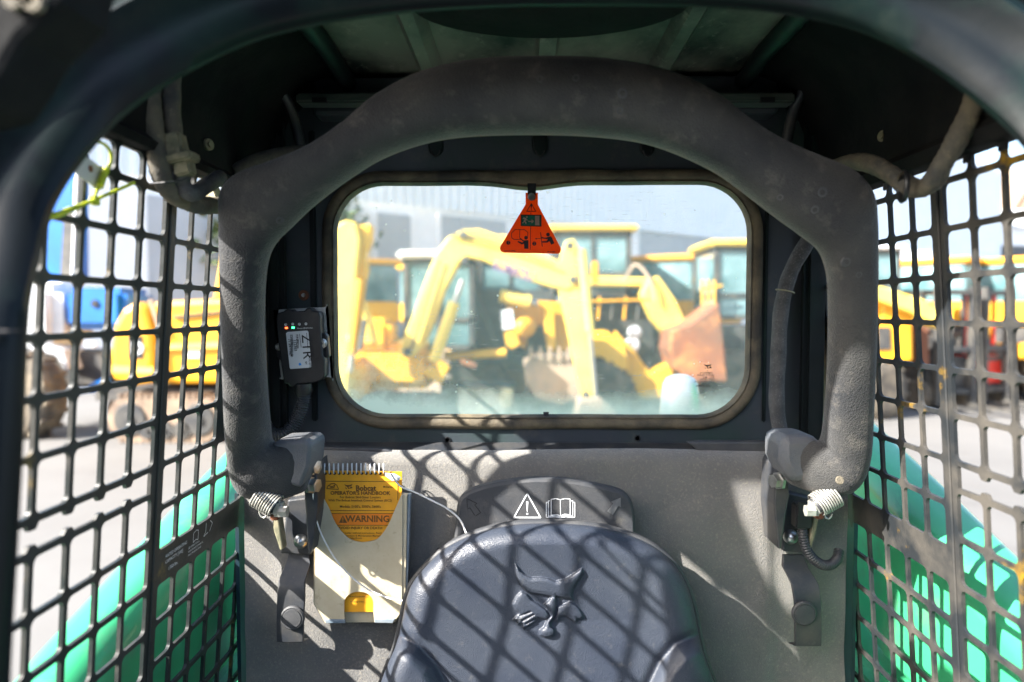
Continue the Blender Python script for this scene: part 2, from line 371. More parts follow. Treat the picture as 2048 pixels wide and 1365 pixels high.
# side screens: punched steel plates
TH = .0045
def screen(side, label):
    sh = 0.0 if side < 0 else .004
    cols_front = [.401, .452, .503, .554, .6054, .6563, .7063, .7574]
    thick0, thick1 = .8095, .8275
    cols_rear = [.8275, .8735, .9243, .9767, 1.028, 1.080, 1.132]
    dz = 0.0 if side < 0 else .010
    rows_top = [.178, .142, .087, .032, -.0228, -.078, -.132, -.188]
    rows_f2 = [-.221, -.280, -.338, -.394, -.450, -.506, -.562]
    rows_r1 = [-.188, -.243, -.300]
    rows_r2 = [-.338, -.390, -.443, -.496, -.549, -.602, -.655]
    mb = MB(); inner = []
    def P(y, z, off):
        x = side_x(side, z) + (off if side < 0 else -off); return Vector((x, y + sh, zr(z)))
    def quad(y0, y1, z0, z1):
        mb.add([P(y0, z0, 0), P(y1, z0, 0), P(y1, z1, 0), P(y0, z1, 0)], [(0, 1, 2, 3)])
        mb.add([P(y0, z0, -TH), P(y1, z0, -TH), P(y1, z1, -TH), P(y0, z1, -TH)], [(3, 2, 1, 0)])
    def cell(y0, y1, z0, z1, b=.0030, bz=.0032, r=.0072, l=None, rr=None):
        zc_ = (z0 + z1) / 2
        if (y0 + y1) / 2 + sh < .48 + (.55 if zc_ > 0 else .15) * zc_ - .004: return
        if side < 0 and y0 > .97 and z0 > -.20: quad(y0, y1, z0, z1); return
        hy0, hy1 = y0 + (b if l is None else l), y1 - (b if rr is None else rr)
        hz0, hz1 = z0 + bz, z1 - bz
        r = min(r, (hy1 - hy0) * .45, (hz1 - hz0) * .45); K = 5
        hp = rrect(hy0, hy1, hz0, hz1, r, K - 1)
        oc = [(y1, z1), (y0, z1), (y0, z0), (y1, z0)]
        for off, fl in ((0, 0), (-TH, 1)):
            vs = [P(a, c, off) for a, c in hp] + [P(a, c, off) for a, c in oc]; fs = []
            for c in range(4):
                for k in range(K - 1): fs.append((c * K + k, c * K + k + 1, 4 * K + c))
                c2 = (c + 1) % 4; fs.append((c * K + K - 1, c2 * K, 4 * K + c2, 4 * K + c))
            mb.add(vs, fs)
        m = len(hp); vs = [P(a, c, 0) for a, c in hp] + [P(a, c, -TH) for a, c in hp]
        mb.add(vs, [(i, (i + 1) % m, (i + 1) % m + m, i + m) for i in range(m)])
    def block(cols, rows):
        for a in range(len(cols) - 1):
            for b in range(len(rows) - 1): cell(cols[a], cols[a + 1], rows[b + 1] + dz, rows[b] + dz)
    block(cols_front + [thick0], rows_top); block(cols_rear, rows_top)
    # front half: the adjusting slot, then more rows
    y0, y1 = .500, .803
    zs0, zs1 = rows_f2[0] + dz, rows_top[-1] + dz
    quad(y1, thick0, zs0, zs1)
    # slot with stubs of broken bars
    top = [(y0, zs1 - .003)]; bot = [(y0, zs0 + .003)]
    for c in cols_front[4:]:
        top += [(c - .008, zs1 - .004), (c - .004, zs1 - .010), (c + .004, zs1 - .010), (c + .008, zs1 - .004)]
        bot += [(c - .008, zs0 + .004), (c - .004, zs0 + .009), (c + .004, zs0 + .009), (c + .008, zs0 + .004)]
    top.append((y1, zs1 - .003)); bot.append((y1, zs0 + .003))
    for i in range(len(top) - 1):
        for off in (0, -TH):
            mb.add([P(*top[i], off), P(*top[i+1], off), P(top[i+1][0], zs1, off), P(top[i][0], zs1, off)], [(0, 1, 2, 3)])
            mb.add([P(*bot[i], off), P(*bot[i+1], off), P(bot[i+1][0], zs0, off), P(bot[i][0], zs0, off)], [(0, 1, 2, 3)])
        for q in (top, bot): mb.add([P(*q[i], 0), P(*q[i+1], 0), P(*q[i+1], -TH), P(*q[i], -TH)], [(0, 1, 2, 3)])
    for yy in (y0, y1): mb.add([P(yy, zs0, 0), P(yy, zs1, 0), P(yy, zs1, -TH), P(yy, zs0, -TH)], [(0, 1, 2, 3)])
    block(cols_front + [thick0], rows_f2)
    block(cols_rear, rows_r1); quad(cols_rear[0], cols_rear[-1], rows_r2[0] + dz, rows_r1[-1] + dz); block(cols_rear, rows_r2)
    quad(thick0, thick1, -.75, rows_top[0] + dz)
    quad(cols_front[0], thick0, -.75, rows_f2[-1] + dz); quad(cols_rear[0], cols_rear[-1], -.75, rows_r2[-1] + dz)
    quad(cols_rear[-1], cols_rear[-1] + .03, -.75, rows_top[0] + dz)
    return mb.build('side_screen', 'screen' if side < 0 else 'screen_dusty', loader, label=label)
scL = screen(-1, 'dark side screen on the left with shaded bars')
scR = screen(1, 'dusty side screen on the right dappled by sun')

# raised stiffener on each screen's wide upright, printed capacity decal on the left band
for side in (-1, 1):
    mb = MB()
    e = .003 if side < 0 else .007
    for y in (.8215 + e - .003,):
        a = [Vector((side_x(side, z) + (0.0008 if side < 0 else -0.0008), y + d, zr(z))) for z in (-.74, .17) for d in (-.0068, .0068)]
        mb.add([a[0], a[1], a[3], a[2]], [(0, 1, 2, 3)])
    inn = .0022 if side < 0 else -.0022
    a2 = [Vector((side_x(side, z) + inn, y + d, zr(z))) for z in (-.74, .17) for d in (-.0055, .0055)]
    mb.add(a + a2, [(4, 5, 7, 6), (0, 4, 6, 2), (1, 3, 7, 5), (0, 1, 5, 4), (2, 6, 7, 3)])
    mb.build('stiffener', 'screen' if side < 0 else 'screen_dusty', scL if side < 0 else scR)
upL = Vector((KL, 0, 1)).normalized()
for s_, y_, z_, sz in (('RATED OPERATING', .845, -.311, .0062), ('CAPACITY [SAE]', .845, -.3185, .0062), ('1750 lbs.', .853, -.330, .0068),
                       ('SEE OPERATION &', .905, -.321, .0038), ('MAINTENANCE MANUAL', .905, -.326, .0038), ('FOR OTHER RATINGS', .905, -.331, .0038)):
    text(s_, sz, (side_x(-1, z_) + .0012, y_, zr(z_)), 'inkwhite', scL, right=(0, 1, 0), up=upL, name='capacity_lettering')
def yz_lines(polys, wdt, m, parent, name):
    mb = MB()
    for poly in polys:
        for (a, b) in zip(poly, poly[1:]):
            d = Vector((b[0] - a[0], b[1] - a[1])); 
            if d.length == 0: continue
            nn = Vector((-d.y, d.x)).normalized() * wdt / 2
            q = [(a[0] + nn.x, a[1] + nn.y), (b[0] + nn.x, b[1] + nn.y), (b[0] - nn.x, b[1] - nn.y), (a[0] - nn.x, a[1] - nn.y)]
            mb.add([Vector((side_x(-1, z) + .0012, y, zr(z))) for y, z in q], [(0, 1, 2, 3)])
    return mb.build(name, m, parent)
yz_lines([[(.918, -.303), (.918, -.316), (.925, -.314), (.932, -.316), (.932, -.303), (.925, -.301), (.918, -.303)],
          [(.955, -.300), (.955, -.312), (.949, -.318), (.962, -.316)], [(.967, -.300), (.975, -.306), (.967, -.316)]], .001, 'inkwhite', scL, 'printed_icon')

# solid side plates above the screens, sloping headliner, roof with pressed ribs
ZC = .385
for side in (-1, 1):
    mb = MB(); s_ = 1 if side < 0 else -1
    prof = [(side_x(side, .19) - s_ * .003, .176), (side_x(side, .19) + s_ * .012, .178), (side_x(side, .19) + s_ * .016, .186), (side_x(side, .2) + s_ * .004, .196),
            (side_x(side, .25), .26), (side_x(side, .3) + s_ * .02, .315), (side_x(side, .3) + s_ * .07, .365), (side_x(side, .3) + s_ * .12, ZC)]
    ys = [.58, .72, .86, .92, .98, 1.15]
    vs = []
    for y in ys:
        for x, z in prof: vs.append((x, max(y, .48 + .55 * z + .005) if y == ys[0] else y, zr(z)))
    k = len(prof)
    mb.add(vs, [(i * k + j, i * k + j + 1, (i + 1) * k + j + 1, (i + 1) * k + j) for i in range(len(ys) - 1) for j in range(k - 1)])
    o = mb.build('side_headliner', 'liner', loader, smooth=40)
    m = o.modifiers.new('s', 'SOLIDIFY'); m.thickness = .006; m.offset = 1 if side < 0 else -1
    # longitudinal rail tube
    mb = MB(); mb.tube([(side_x(side, .3) + s_ * .13, y, zr(ZC - .012 - (y > 1.05) * .01)) for y in (.81, .9, 1.0, 1.12)], .014, 10)
    mb.build('roof_rail', 'cab', loader, smooth=60)
    # curved pillar strip in the rear corner
    pts = [at(*p) for p in (((455, 60, .95), (520, 130, 1.02), (575, 205, 1.08), (600, 290, 1.10), (605, 420, 1.115)) if side < 0 else ((1745, 50, .92), (1660, 125, 1.0), (1600, 190, 1.08), (1572, 290, 1.10), (1560, 420, 1.115)))]
    MB().tube(cr(pts, 5), .0085, 8).build('corner_pillar', 'bracket', loader, smooth=60)
mb = MB()
def ceil_z(x, y):
    z = ZC
    for rx in (-.145 + .0, .215, .035):
        d = abs(x - rx); 
        if rx == .035 and y < .93: continue
        z -= .016 * max(0, min(1, (.018 - d) / .006))
    return z
nx, ny = 120, 16
x0, x1 = side_x(-1, .3) + .10, side_x(1, .3) - .10
mb.add([(x0 + (x1 - x0) * i / nx, (.66 + .50 * j / ny), zr(ceil_z(x0 + (x1 - x0) * i / nx, (.66 + .50 * j / ny)))) for j in range(ny + 1) for i in range(nx + 1)],
       [(j * (nx + 1) + i, j * (nx + 1) + i + 1, (j + 1) * (nx + 1) + i + 1, (j + 1) * (nx + 1) + i) for j in range(ny) for i in range(nx)])
mb.box((CX, .89, zr(ZC + .04)), (1.1, .58, .02))
mb.build('roof_panel', 'roof', loader, smooth=30)
# black oval disc added as the viewer's shadow on the roof
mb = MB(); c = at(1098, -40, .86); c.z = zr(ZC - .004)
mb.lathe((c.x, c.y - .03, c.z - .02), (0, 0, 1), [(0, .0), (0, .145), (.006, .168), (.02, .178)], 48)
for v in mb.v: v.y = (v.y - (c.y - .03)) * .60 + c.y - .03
mb.build('roof_shadow_disc', 'liner', loader, smooth=40)
# header ledge at the back of the roof
for a, b in ((600, 790), (1395, 1580)):
    p = [at(a, 194, 1.09), at(b, 194, 1.09)]
    mb = MB(); L_ = p[1].x - p[0].x
    mb.box((p[0].x + L_ / 2, 1.083, p[0].z - .008), (L_, .03, .016), bev=.003)
    o = mb.build('header_strip', 'greenmetal', loader)
    MB().box((p[0].x + L_ * (.25 if a < 900 else .7), 1.068, p[0].z - .0125), (.022, .006, .007)).build('slot', 'ink', o)
MB().box((CX, 1.125, zr(.345)), (.74, .05, .06)).build('rear_header', 'cab_in', loader, bevel=.006)

# rear wall with the window opening
GX0, GX1 = at(672, 600, YW).x, at(1496, 600, YW).x
GZ1, GZ0 = at(1080, 368, YW).z, at(1080, 832, YW).z
GLASS_Z0 = GZ0
Gr = .082
WZ1, WZ0 = zr(.40), at(1080, 890, YW).z
WX0, WX1 = side_x(-1, 0) - .0, side_x(1, 0) + .0
hole = rrect(GX0 - .012, GX1 + .012, GZ0 - .010, GZ1 + .010, Gr + .01, 8)
mb = MB(); K = 9
oc = [(WX1, WZ1), (WX0, WZ1), (WX0, WZ0), (WX1, WZ0)]
for dy in (0, .022):
    vs = [(x, YW + dy, z) for x, z in hole] + [(x, YW + dy, z) for x, z in oc]; fs = []
    for c_ in range(4):
        for k in range(K - 1): fs.append((c_ * K + k, c_ * K + k + 1, 4 * K + c_))
        c2 = (c_ + 1) % 4; fs.append((c_ * K + K - 1, c2 * K, 4 * K + c2, 4 * K + c_))
    mb.add(vs, fs)
m_ = len(hole); mb.add([(x, YW + d, z) for d in (0, .022) for x, z in hole], [(i, (i + 1) % m_, (i + 1) % m_ + m_, i + m_) for i in range(m_)])
rear = mb.build('rear_panel', 'cab_in', loader)
# recessed channels either side of the window (raised pressings) and corner posts
for xs in ((532, 566), (1612, 1656)):
    a, b = at(xs[0], 600, 1.11), at(xs[1], 600, 1.11)
    mb = MB(); mb.box(((a.x + b.x) / 2, 1.125, (WZ0 + zr(.33)) / 2), (abs(b.x - a.x), .026, zr(.33) - WZ0), bev=.008)
    mb.build('corner_post', 'cab', loader, smooth=50)
for px_, w_ in ((598, .010), (1530, .006)):
    a = at(px_ + 30 if px_ < 900 else px_, 600, YW)
    MB().box((a.x, YW - .002, (WZ0 + zr(.30)) / 2 + .02), (w_, .006, zr(.26) - WZ0), bev=.002).build('panel_pressing', 'cab', rear, smooth=50)
# pressed dimples above the window
for px_, py_ in ((872, 292), (1080, 292), (1294, 292)):
    a = at(px_, py_, YW); mb = MB()
    pr = []
    for k in range(9):
        q = math.pi * k / 8; pr.append((a.x + .013 * math.cos(q + math.pi), a.z - .002 + .016 * math.sin(q + math.pi)))
    pr += [(a.x + .009, a.z + .07), (a.x - .009, a.z + .07)]
    mb.prism([(x, YW, z) for x, z in pr], (0, -.006, 0)); mb.build('dimple', 'cab', rear, bevel=.003)
    MB().tube([(x * .6 + a.x * .4, YW - .0065, z - .001) for x, z in pr[1:8]], .0012, 6).build('dimple_edge', 'black', rear, smooth=60)
# screw, rusty spot, plug holes
for px_, py_, r_ in ((895, 880, .0045), (1275, 877, .0042), (985, 893, .004), (1215, 893, .004)):
    a = at(px_, py_, YW)
    mb = MB(); mb.lathe((a.x, YW - .0008, a.z), (0, -1, 0), [(0, r_ * 1.25), (.0012, r_ * 1.2), (.0012, r_ * .8), (0, r_ * .75), (0, 0)], 16)
    mb.build('plug_hole', 'black', rear, smooth=40)
a = at(608, 591, YW); mb = MB(); mb.lathe((a.x, YW - .001, a.z), (0, -1, 0), [(0, .009), (.001, .008), (.001, 0)], 16); o = mb.build('rust_ring', 'rust', rear)
mb = MB(); mb.lathe((a.x, YW - .002, a.z), (0, -1, 0), [(0, .0035), (.003, .003), (.003, 0)], 10); mb.build('screw', 'steel', rear, smooth=40)
# window seal: two nested rounded-rectangle profiles
def ring_loft(offs, name, m, parent, sag=False, n=10, wob=0):
    secs = []
    base = rrect(GX0, GX1, GZ0, GZ1, Gr, n)
    # denser straight runs
    dense = []
    for i in range(len(base)):
        a, b = base[i], base[(i + 1) % len(base)]
        L_ = math.dist(a, b); k = max(1, int(L_ / .02))
        for q in range(k): dense.append((a[0] + (b[0] - a[0]) * q / k, a[1] + (b[1] - a[1]) * q / k))
    m_ = len(dense)
    for i, (x, z) in enumerate(dense):
        xa, za = dense[i - 1]; xb, zb = dense[(i + 1) % m_]
        t = Vector((xb - xa, zb - za)).normalized(); nn = Vector((t.y, -t.x))
        w_ = wob * noise.noise(Vector((x * 14, z * 14, 3.3)))
        sg = 0
        if sag and z > GZ1 - .02: sg = -.009 * math.exp(-((x - at(1062, 370, YW).x) / .05) ** 2)
        secs.append([(x + nn.x * (d + w_), YW + dy, z + nn.y * (d + w_) + (sg if d < .012 else sg * .2)) for d, dy in offs])
    mb = MB(); mb.rings(secs, closed=True); return mb.build(name, m, parent, smooth=50)
wf = ring_loft([(.023, .004), (.021, -.006), (.014, -.0105), (.006, -.009), (.0015, -.003), (0, .010), (.01, .02)], 'window_seal', 'seal', loader, True, wob=.0016)
ring_loft([(.0035, -.0075), (.0015, -.0085), (-.001, -.004), (-.002, .006), (.002, .006)], 'seal_lip', 'seal', wf, True, wob=.0006)
gm = glass_mat()
mb = MB(); pts = rrect(GX0 - .004, GX1 + .004, GZ0 - .004, GZ1 + .004, Gr, 10)
mb.prism([(x, YW + .012, z) for x, z in pts], (0, .0001, 0)); mb.f = mb.f[:1]; mb.v = mb.v[:len(pts)]
pane = mb.build('rear_window', gm, loader)
# glass print: cat head and certification lines (read mirrored from inside)
def poly_obj(polys, y, m, parent, name, th=.0002):
    mb = MB()
    for p in polys: mb.prism([at(x, z, y) for x, z in p], (0, -th, 0))
    return mb.build(name, m, parent)
def zpoly(pts, ox, oy, s): return [(ox + x / s, oy + z / s) for x, z in pts]
yg = YW + .0115
cat_head = [[(370, 385), (425, 415), (500, 412), (545, 405), (590, 380), (570, 425), (545, 445), (500, 455), (470, 470), (440, 455), (405, 435)],
            [(445, 455), (480, 468), (505, 500), (550, 455), (585, 465), (590, 490), (555, 505), (510, 505), (485, 525), (470, 500)],
            [(395, 470), (430, 495), (440, 525), (410, 510)], [(462, 570), (485, 558), (500, 575), (480, 590)]]
poly_obj([zpoly(p, 1380, 700, 13.65) for p in cat_head], yg, 'ink', pane, 'cat_head_print')
for s_, px_, py_, sz in (('TEMPERLITE', 1426, 748, .0042), ('SAFETY GLASS', 1429, 752.5, .0046), ('AS2     M-2', 1429, 757, .0042), ('DOT   18.700', 1429, 761, .0042),
                         ('4 5 6 7 8 9 10 11 12', 1428, 765.5, .0040), ('18 19 20', 1421, 769.5, .0040), ('43R-000466', 1421, 774, .0050), ('E', 1433, 774.5, .0058)):
    text(s_, sz, at(px_, py_, yg), 'ink', pane, right=(-1, 0, 0), name='glass_print', bold=.01)
a = at(1429.5, 772, yg); MB().tube([(a.x + .0046 * math.cos(t / 12 * math.pi), yg, a.z + .0046 * math.sin(t / 12 * math.pi)) for t in range(25)], .00018, 4).build('print_ring', 'ink', pane)
# little clip at the foot of the seal
a = at(1092, 828, YW - .012); MB().box(a, (.009, .004, .006)).build('seal_clip', 'ink', wf)

# ledge below the window, rubber strips, felt lining
mb = MB()
zl = WZ0
yc = 1.075
la, lb = side_x(-1, -.2), side_x(1, -.2)
mb.prism([(la, YW + .02, zl + .004), (la, YW - .004, zl + .004), (la, YW - .03, zl - .004), (la, YW - .03, zl - .02), (la, YW + .02, zl - .02)], (lb - la, 0, 0))
mb.build('window_ledge', 'bracket', loader, bevel=.002)
for pts, y_ in (([(612, 893), (770, 898), (790, 905), (775, 914), (612, 917)], 1.10), ([(1376, 886), (1400, 884), (1560, 884), (1560, 909), (1405, 911)], 1.10)):
    plate('rubber_strip', pts, y_ - .008, .02, 'plastic', loader, bevel=.003)
# felt
nx, ny = 170, 110
fx0, fx1 = side_x(-1, -.3) + .004, side_x(1, -.3) - .004
def felt(px, z):
    y = yc + .010 * noise.noise(Vector((px * 5, z * 5, 1))) + .004 * noise.noise(Vector((px * 17, z * 17, 4)))
    top = zr(-.222) + .002 * math.sin(px * 9)
    r_ = .022
    d = top - z
    if d < r_: y += r_ - math.sqrt(max(0, r_ * r_ - (r_ - d) ** 2))
    # stepped pressing round the brackets
    xg = at(1545, 1100, yc).x
    y += .008 * (1 / (1 + math.exp(-(px - xg) / .004)))
    xg = at(560, 1100, yc).x
    y += .004 * (1 / (1 + math.exp((px - xg) / .006)))
    y -= .02 * max(0, (zr(-.45) - z))
    return y
vs = []
for j in range(ny + 1):
    for i in range(nx + 1):
        x = fx0 + (fx1 - fx0) * i / nx
        top = zr(-.222) + .002 * math.sin(x * 9)
        t = j / ny; z = top - (t ** 1.6) * .42
        vs.append((x, felt(x, z), z))
mb = MB(); mb.add(vs, [(j * (nx + 1) + i, j * (nx + 1) + i + 1, (j + 1) * (nx + 1) + i + 1, (j + 1) * (nx + 1) + i) for j in range(ny) for i in range(nx)])
mb.build('felt_lining', 'carpet', loader, smooth=180)
mb = MB(); mb.add([(fx0, 1.0, zr(-.75)), (fx1, 1.0, zr(-.75)), (fx1, 1.085, zr(-.62)), (fx0, 1.085, zr(-.62)), (fx0, .35, zr(-1.1)), (fx1, .35, zr(-1.1)), (fx1, 1.0, zr(-1.1)), (fx0, 1.0, zr(-1.1))],
                  [(0, 1, 2, 3), (4, 5, 6, 7), (7, 6, 1, 0)]); mb.build('cab_floor', 'mdark', loader)
for side in (-1, 1):
    xx = side_x(side, -.75)
    MB().box((xx + side * .03, 1.1, .72), (.06, 1.7, .58), bev=.01).build('cab_side', 'cab', loader)
MB().box((CX, 1.2, .52), (1.0, 2.2, .40), bev=.04).build('body', 'green', loader)
MB().box((CX, .22, .62), (.96, .10, .50), bev=.02).build('front_step', 'mdark', loader)

# front door frame: a lofted hoop round the opening
hoop = [(0, 1600), (5, 1365), (20, 1100), (33, 860), (40, 700), (47, 600), (66, 515), (85, 440), (112, 382), (150, 325), (200, 266), (255, 215), (330, 165), (400, 125), (475, 90), (560, 62), (680, 38), (830, 20), (1000, 10), (1100, 8), (1300, 8), (1450, 12),
        (1560, 22), (1640, 36), (1720, 56), (1800, 90), (1880, 138), (1940, 182), (2000, 230), (2050, 280), (2095, 345), (2120, 450), (2130, 600), (2136, 900), (2150, 1365), (2160, 1600)]
hp = cr([door_pt(*p) for p in hoop], 3)
prof = [(.03, .014), (.002, .012), (0, 0), (.008, -.010), (.030, -.016), (.046, -.018), (.056, -.030), (.066, -.036), (.078, -.030), (.086, -.006), (.094, -.004), (.100, -.018), (.108, -.022), (.113, -.012), (.118, .03), (.119, .032)]
secs = []
for i, p in enumerate(hp):
    a, b = hp[max(i - 1, 0)], hp[min(i + 1, len(hp) - 1)]
    t = (b - a); t = Vector((t.x, 0, t.z)).normalized(); nn = Vector((-t.z, 0, t.x))
    ext = .14 * max(0, min(1, nn.x * 2 + .2))
    secs.append([p + nn * (d * .84 + (ext if q_ == len(prof) - 1 else 0)) + Vector((0, h * .84, 0)) for q_, (d, h) in enumerate(prof)])
k = len(prof); vs = [q for s_ in secs for q in s_]
mb = MB(); mb.add(vs, [(i * k + j, i * k + j + 1, (i + 1) * k + j + 1, (i + 1) * k + j) for i in range(len(secs) - 1) for j in range(k - 1)])
ff = mb.build('door_frame', 'frame', loader, smooth=50)
# paint chips and screws on the frame
for px_, py_ in ((1818, 22), (1868, 32), (1898, 45), (1925, 56), (1958, 74)):
    p = door_pt(px_, py_); p.y -= .030
    MB().lathe(p, (0, -1, 0), [(0, .0028), (.001, .0022), (.001, 0)], 10).build('weld_spot', 'connector', ff)
p = door_pt(20, 660); MB().box((p.x - .01, p.y - .022, p.z), (.06, .012, .0012)).build('frame_joint', 'ink', ff)
wl = [at(x, z, .42) for x, z in ((-160, -120), (150, -120), (122, 2), (40, 80), (0, 150), (-40, 210), (-160, 240))]
MB().prism(wl, (0, .05, 0)).build('work_light', 'liner', loader, bevel=.006)
for px_, py_ in ((35, 5), (75, 10), (60, 0)):
    p = at(px_, py_, .419); MB().lathe(p, (0, -1, 0), [(0, .006), (.005, .006), (.005, 0)], 8).build('frame_bolt', 'hose', ff)
# small fasteners on the headliners
for px_, py_, sd in ((415, 290, -1), (1768, 273, 1)):
    p = ats(px_, py_, sd, .004); sx_ = 1 if sd < 0 else -1
    MB().lathe(p, (sx_, -.4, 0), [(0, .008), (.004, .0075), (.004, .004), (.007, .004), (.007, 0)], 12).build('fastener', 'connector', loader, smooth=40)
for k_ in range(5):     # hooked tabs of the screen over the right headliner
    y_ = .70 + k_ * .055
    x_ = side_x(1, .19)
    MB().box((x_ - .004, y_, zr(.178)), (.003, .014, .032), bev=.001).build('screen_tab', 'black', scR)

# ------------------------------------------------------------------ lift arms outside, rear uprights, exhaust
def arm(side, xo, xi, pts, label):
    # pts: (y, z_rel top edge) ; loft a rounded box section
    secs = []
    sg = -1 if side < 0 else 1
    for y, z, h in pts:
        r_ = .03; sec = []
        w_ = abs(xo - xi)
        loc = []
        for cx, cz, a in ((w_ - r_, -r_, 0), (r_ * 1.4, -r_ * 1.4, 90), (.012, -h + .012, 180), (w_ - .012, -h + .012, 270)):
            rr = {0: r_, 90: r_ * 1.4, 180: .012, 270: .012}[a]
            for q in range(6):
                an = R(a + 18 * q); loc.append((cx + rr * math.cos(an), cz + rr * math.sin(an)))
        secs.append([Vector((xi + sg * u, y, zr(z + v))) for u, v in loc])
    mb = MB(); mb.rings(secs); return mb.build('lift_arm', 'green', loader, smooth=50, label=label)
def arm_profile(y):  # underside depth
    return .26 + .05 * max(0, (y - .9))
PL = [(.30, -.60), (.55, -.492), (.81, -.405), (1.13, -.322), (1.388, -.258), (1.6, -.21), (1.78, -.19)]
arm(-1, -.60, -.505, [(y, z, .19 + .08 * (y > 1) ) for y, z in PL], 'bright green lift arm beyond the left screen')
PR = [(.30, -.60), (.60, -.455), (.86, -.372), (1.12, -.285), (1.36, -.212), (1.6, -.16), (1.78, -.15)]
arm(1, .71, .60, [(y, z, .21 + .08 * (y > 1)) for y, z in PR], 'bright green lift arm beyond the right screen')
# lift cylinders and uprights behind the arms
for side, x_ in ((-1, -.585), (1, .675)):
    mb = MB()
    mb.prism([(x_ - .05, 1.50, zr(-.15)), (x_ - .05, 1.7, zr(-.05)), (x_ - .05, 1.8, zr(-.2)), (x_ - .05, 1.8, zr(-1.2)), (x_ - .05, 1.3, zr(-1.2)), (x_ - .05, 1.35, zr(-.55))], (.10, 0, 0))
    mb.build('rear_upright', 'green', loader, bevel=.02)
    MB().box((x_ + (.02 if side < 0 else -.02), .95, zr(-.63)), (.14, 1.5, .05), bev=.015).build('fender', 'green', loader)
    mb = MB(); mb.tube([(x_, .7, zr(-.75)), (x_, 1.15, zr(-.60)), (x_, 1.55, zr(-.42))], .028, 14); mb.build('lift_cylinder', 'green', loader, smooth=60)
    MB().box(((XL - .028) if side < 0 else (XR + .028), 1.12, zr(-.47)), (.006, .09, .36)).build('side_shield', 'teal', loader)
p = at(1360, 800, 1.75); mb = MB()
mb.lathe((p.x, 1.75, zr(-.55)), (0, 0, 1), [(0, .052), (.30, .052), (.335, .049), (.37, .044), (.385, .035), (.393, .017), (.395, 0)], 28)
dzz = at(1360, 748, 1.75).z - zr(-.55) - .395
for v in mb.v: v.z += dzz
mb.build('exhaust_stack', 'chrome', loader, smooth=60)
mb = MB(); mb.box((CX, 1.95, zr(-.62)), (1.0, .8, .3), bev=.04); mb.build('engine_cover', 'green', loader)

# ------------------------------------------------------------------ seat bar
bar = thing('seat_bar', 'raised grey foam padded safety bar arching over the seat back', 'seat bar', at(1095, 960, 1.0))
pairs = [((606, 985), (622, 886), .985, .030), ((560, 998), (590, 882), .975, .036), ((500, 994), (556, 886), .965, .040), ((470, 965), (541, 880), .955, .036), ((457, 900), (538, 850), .948, .032), ((452, 820), (533, 790), .94, .030), ((449, 720), (528, 715), .932, .030), ((446, 610), (526, 620), .922, .030),
         ((444, 520), (530, 540), .914, .031), ((443, 440), (545, 492), .905, .032), ((446, 385), (585, 450), .90, .034), ((478, 350), (625, 412), .893, .034), ((545, 325), (670, 376), .886, .034), ((620, 294), (712, 346), .879, .035), ((690, 247), (758, 318), .872, .036), ((752, 196), (815, 295), .865, .038),
         ((840, 150), (885, 277), .858, .040), ((950, 125), (970, 269), .853, .042), ((1085, 119), (1085, 267), .850, .043), ((1215, 124), (1200, 272), .853, .042), ((1330, 146), (1295, 286), .858, .040), ((1425, 188), (1375, 315), .865, .038),
         ((1490, 238), (1440, 348), .872, .036), ((1560, 282), (1500, 392), .879, .035), ((1630, 312), (1555, 435), .886, .034), ((1700, 342), (1600, 468), .893, .034), ((1738, 385), (1640, 500), .90, .034), ((1747, 440), (1655, 535), .905, .032), ((1748, 520), (1660, 570), .912, .031),
         ((1748, 620), (1661, 640), .922, .030), ((1745, 730), (1659, 730), .932, .030), ((1741, 830), (1654, 810), .942, .030), ((1734, 915), (1648, 870), .95, .034), ((1716, 965), (1640, 884), .955, .036), ((1680, 990), (1630, 878), .965, .039), ((1625, 985), (1600, 872), .975, .036), ((1580, 968), (1562, 880), .985, .030)]
def bar_sec(o_, i_, y, dep, n=20, e=2.5):
    a, b = at(*o_, y), at(*i_, y); c = (a + b) / 2; u = (a - b) / 2; out = []
    for k in range(n):
        q = 2 * math.pi * k / n; cu, su = math.cos(q), math.sin(q)
        out.append(c + u * (abs(cu) ** (2 / e)) * (1 if cu > 0 else -1) + Vector((0, 1, 0)) * dep * (abs(su) ** (2 / e)) * (1 if su > 0 else -1))
    return out
def bar_y(o_, i_):
    my = (o_[1] + i_[1]) / 2
    tab = [(190, .800), (300, .815), (420, .832), (500, .845), (600, .862), (700, .882), (800, .904), (880, .932), (940, .960), (1000, .985)]
    if my <= tab[0][0]: return tab[0][1]
    for (a, ya), (b, yb) in zip(tab, tab[1:]):
        if my <= b: return ya + (yb - ya) * (my - a) / (b - a)
    return tab[-1][1]
pairs = [(a, b, bar_y(a, b) if 0 else (bar_y(a, b) if (a[1] < 940) else c), d * .92) for a, b, c, d in pairs]
dense = []
for i in range(len(pairs) - 1):
    P4 = [pairs[max(i - 1, 0)], pairs[i], pairs[i + 1], pairs[min(i + 2, len(pairs) - 1)]]
    V = [Vector((p[0][0], p[0][1], p[1][0])) for p in P4]; V2 = [Vector((p[1][1], p[2] * 1000, p[3] * 1000)) for p in P4]
    def cm(Q, t): a, b, c, d = Q; return .5 * ((2*b) + (c-a)*t + (2*a-5*b+4*c-d)*t*t + (3*b-a-3*c+d)*t**3)
    for k in range(6):
        t = k / 6; q = cm(V, t); q2 = cm(V2, t); dense.append(((q.x, q.y), (q.z, q2.x), q2.y / 1000, q2.z / 1000))
dense.append(pairs[-1])
secs = [bar_sec(a, b, c, d) for a, b, c, d in dense]
def shrink(sec, f, dx):
    c = sum(sec, Vector()) / len(sec); return [c + (p - c) * f + Vector((dx, 0, 0)) for p in sec]
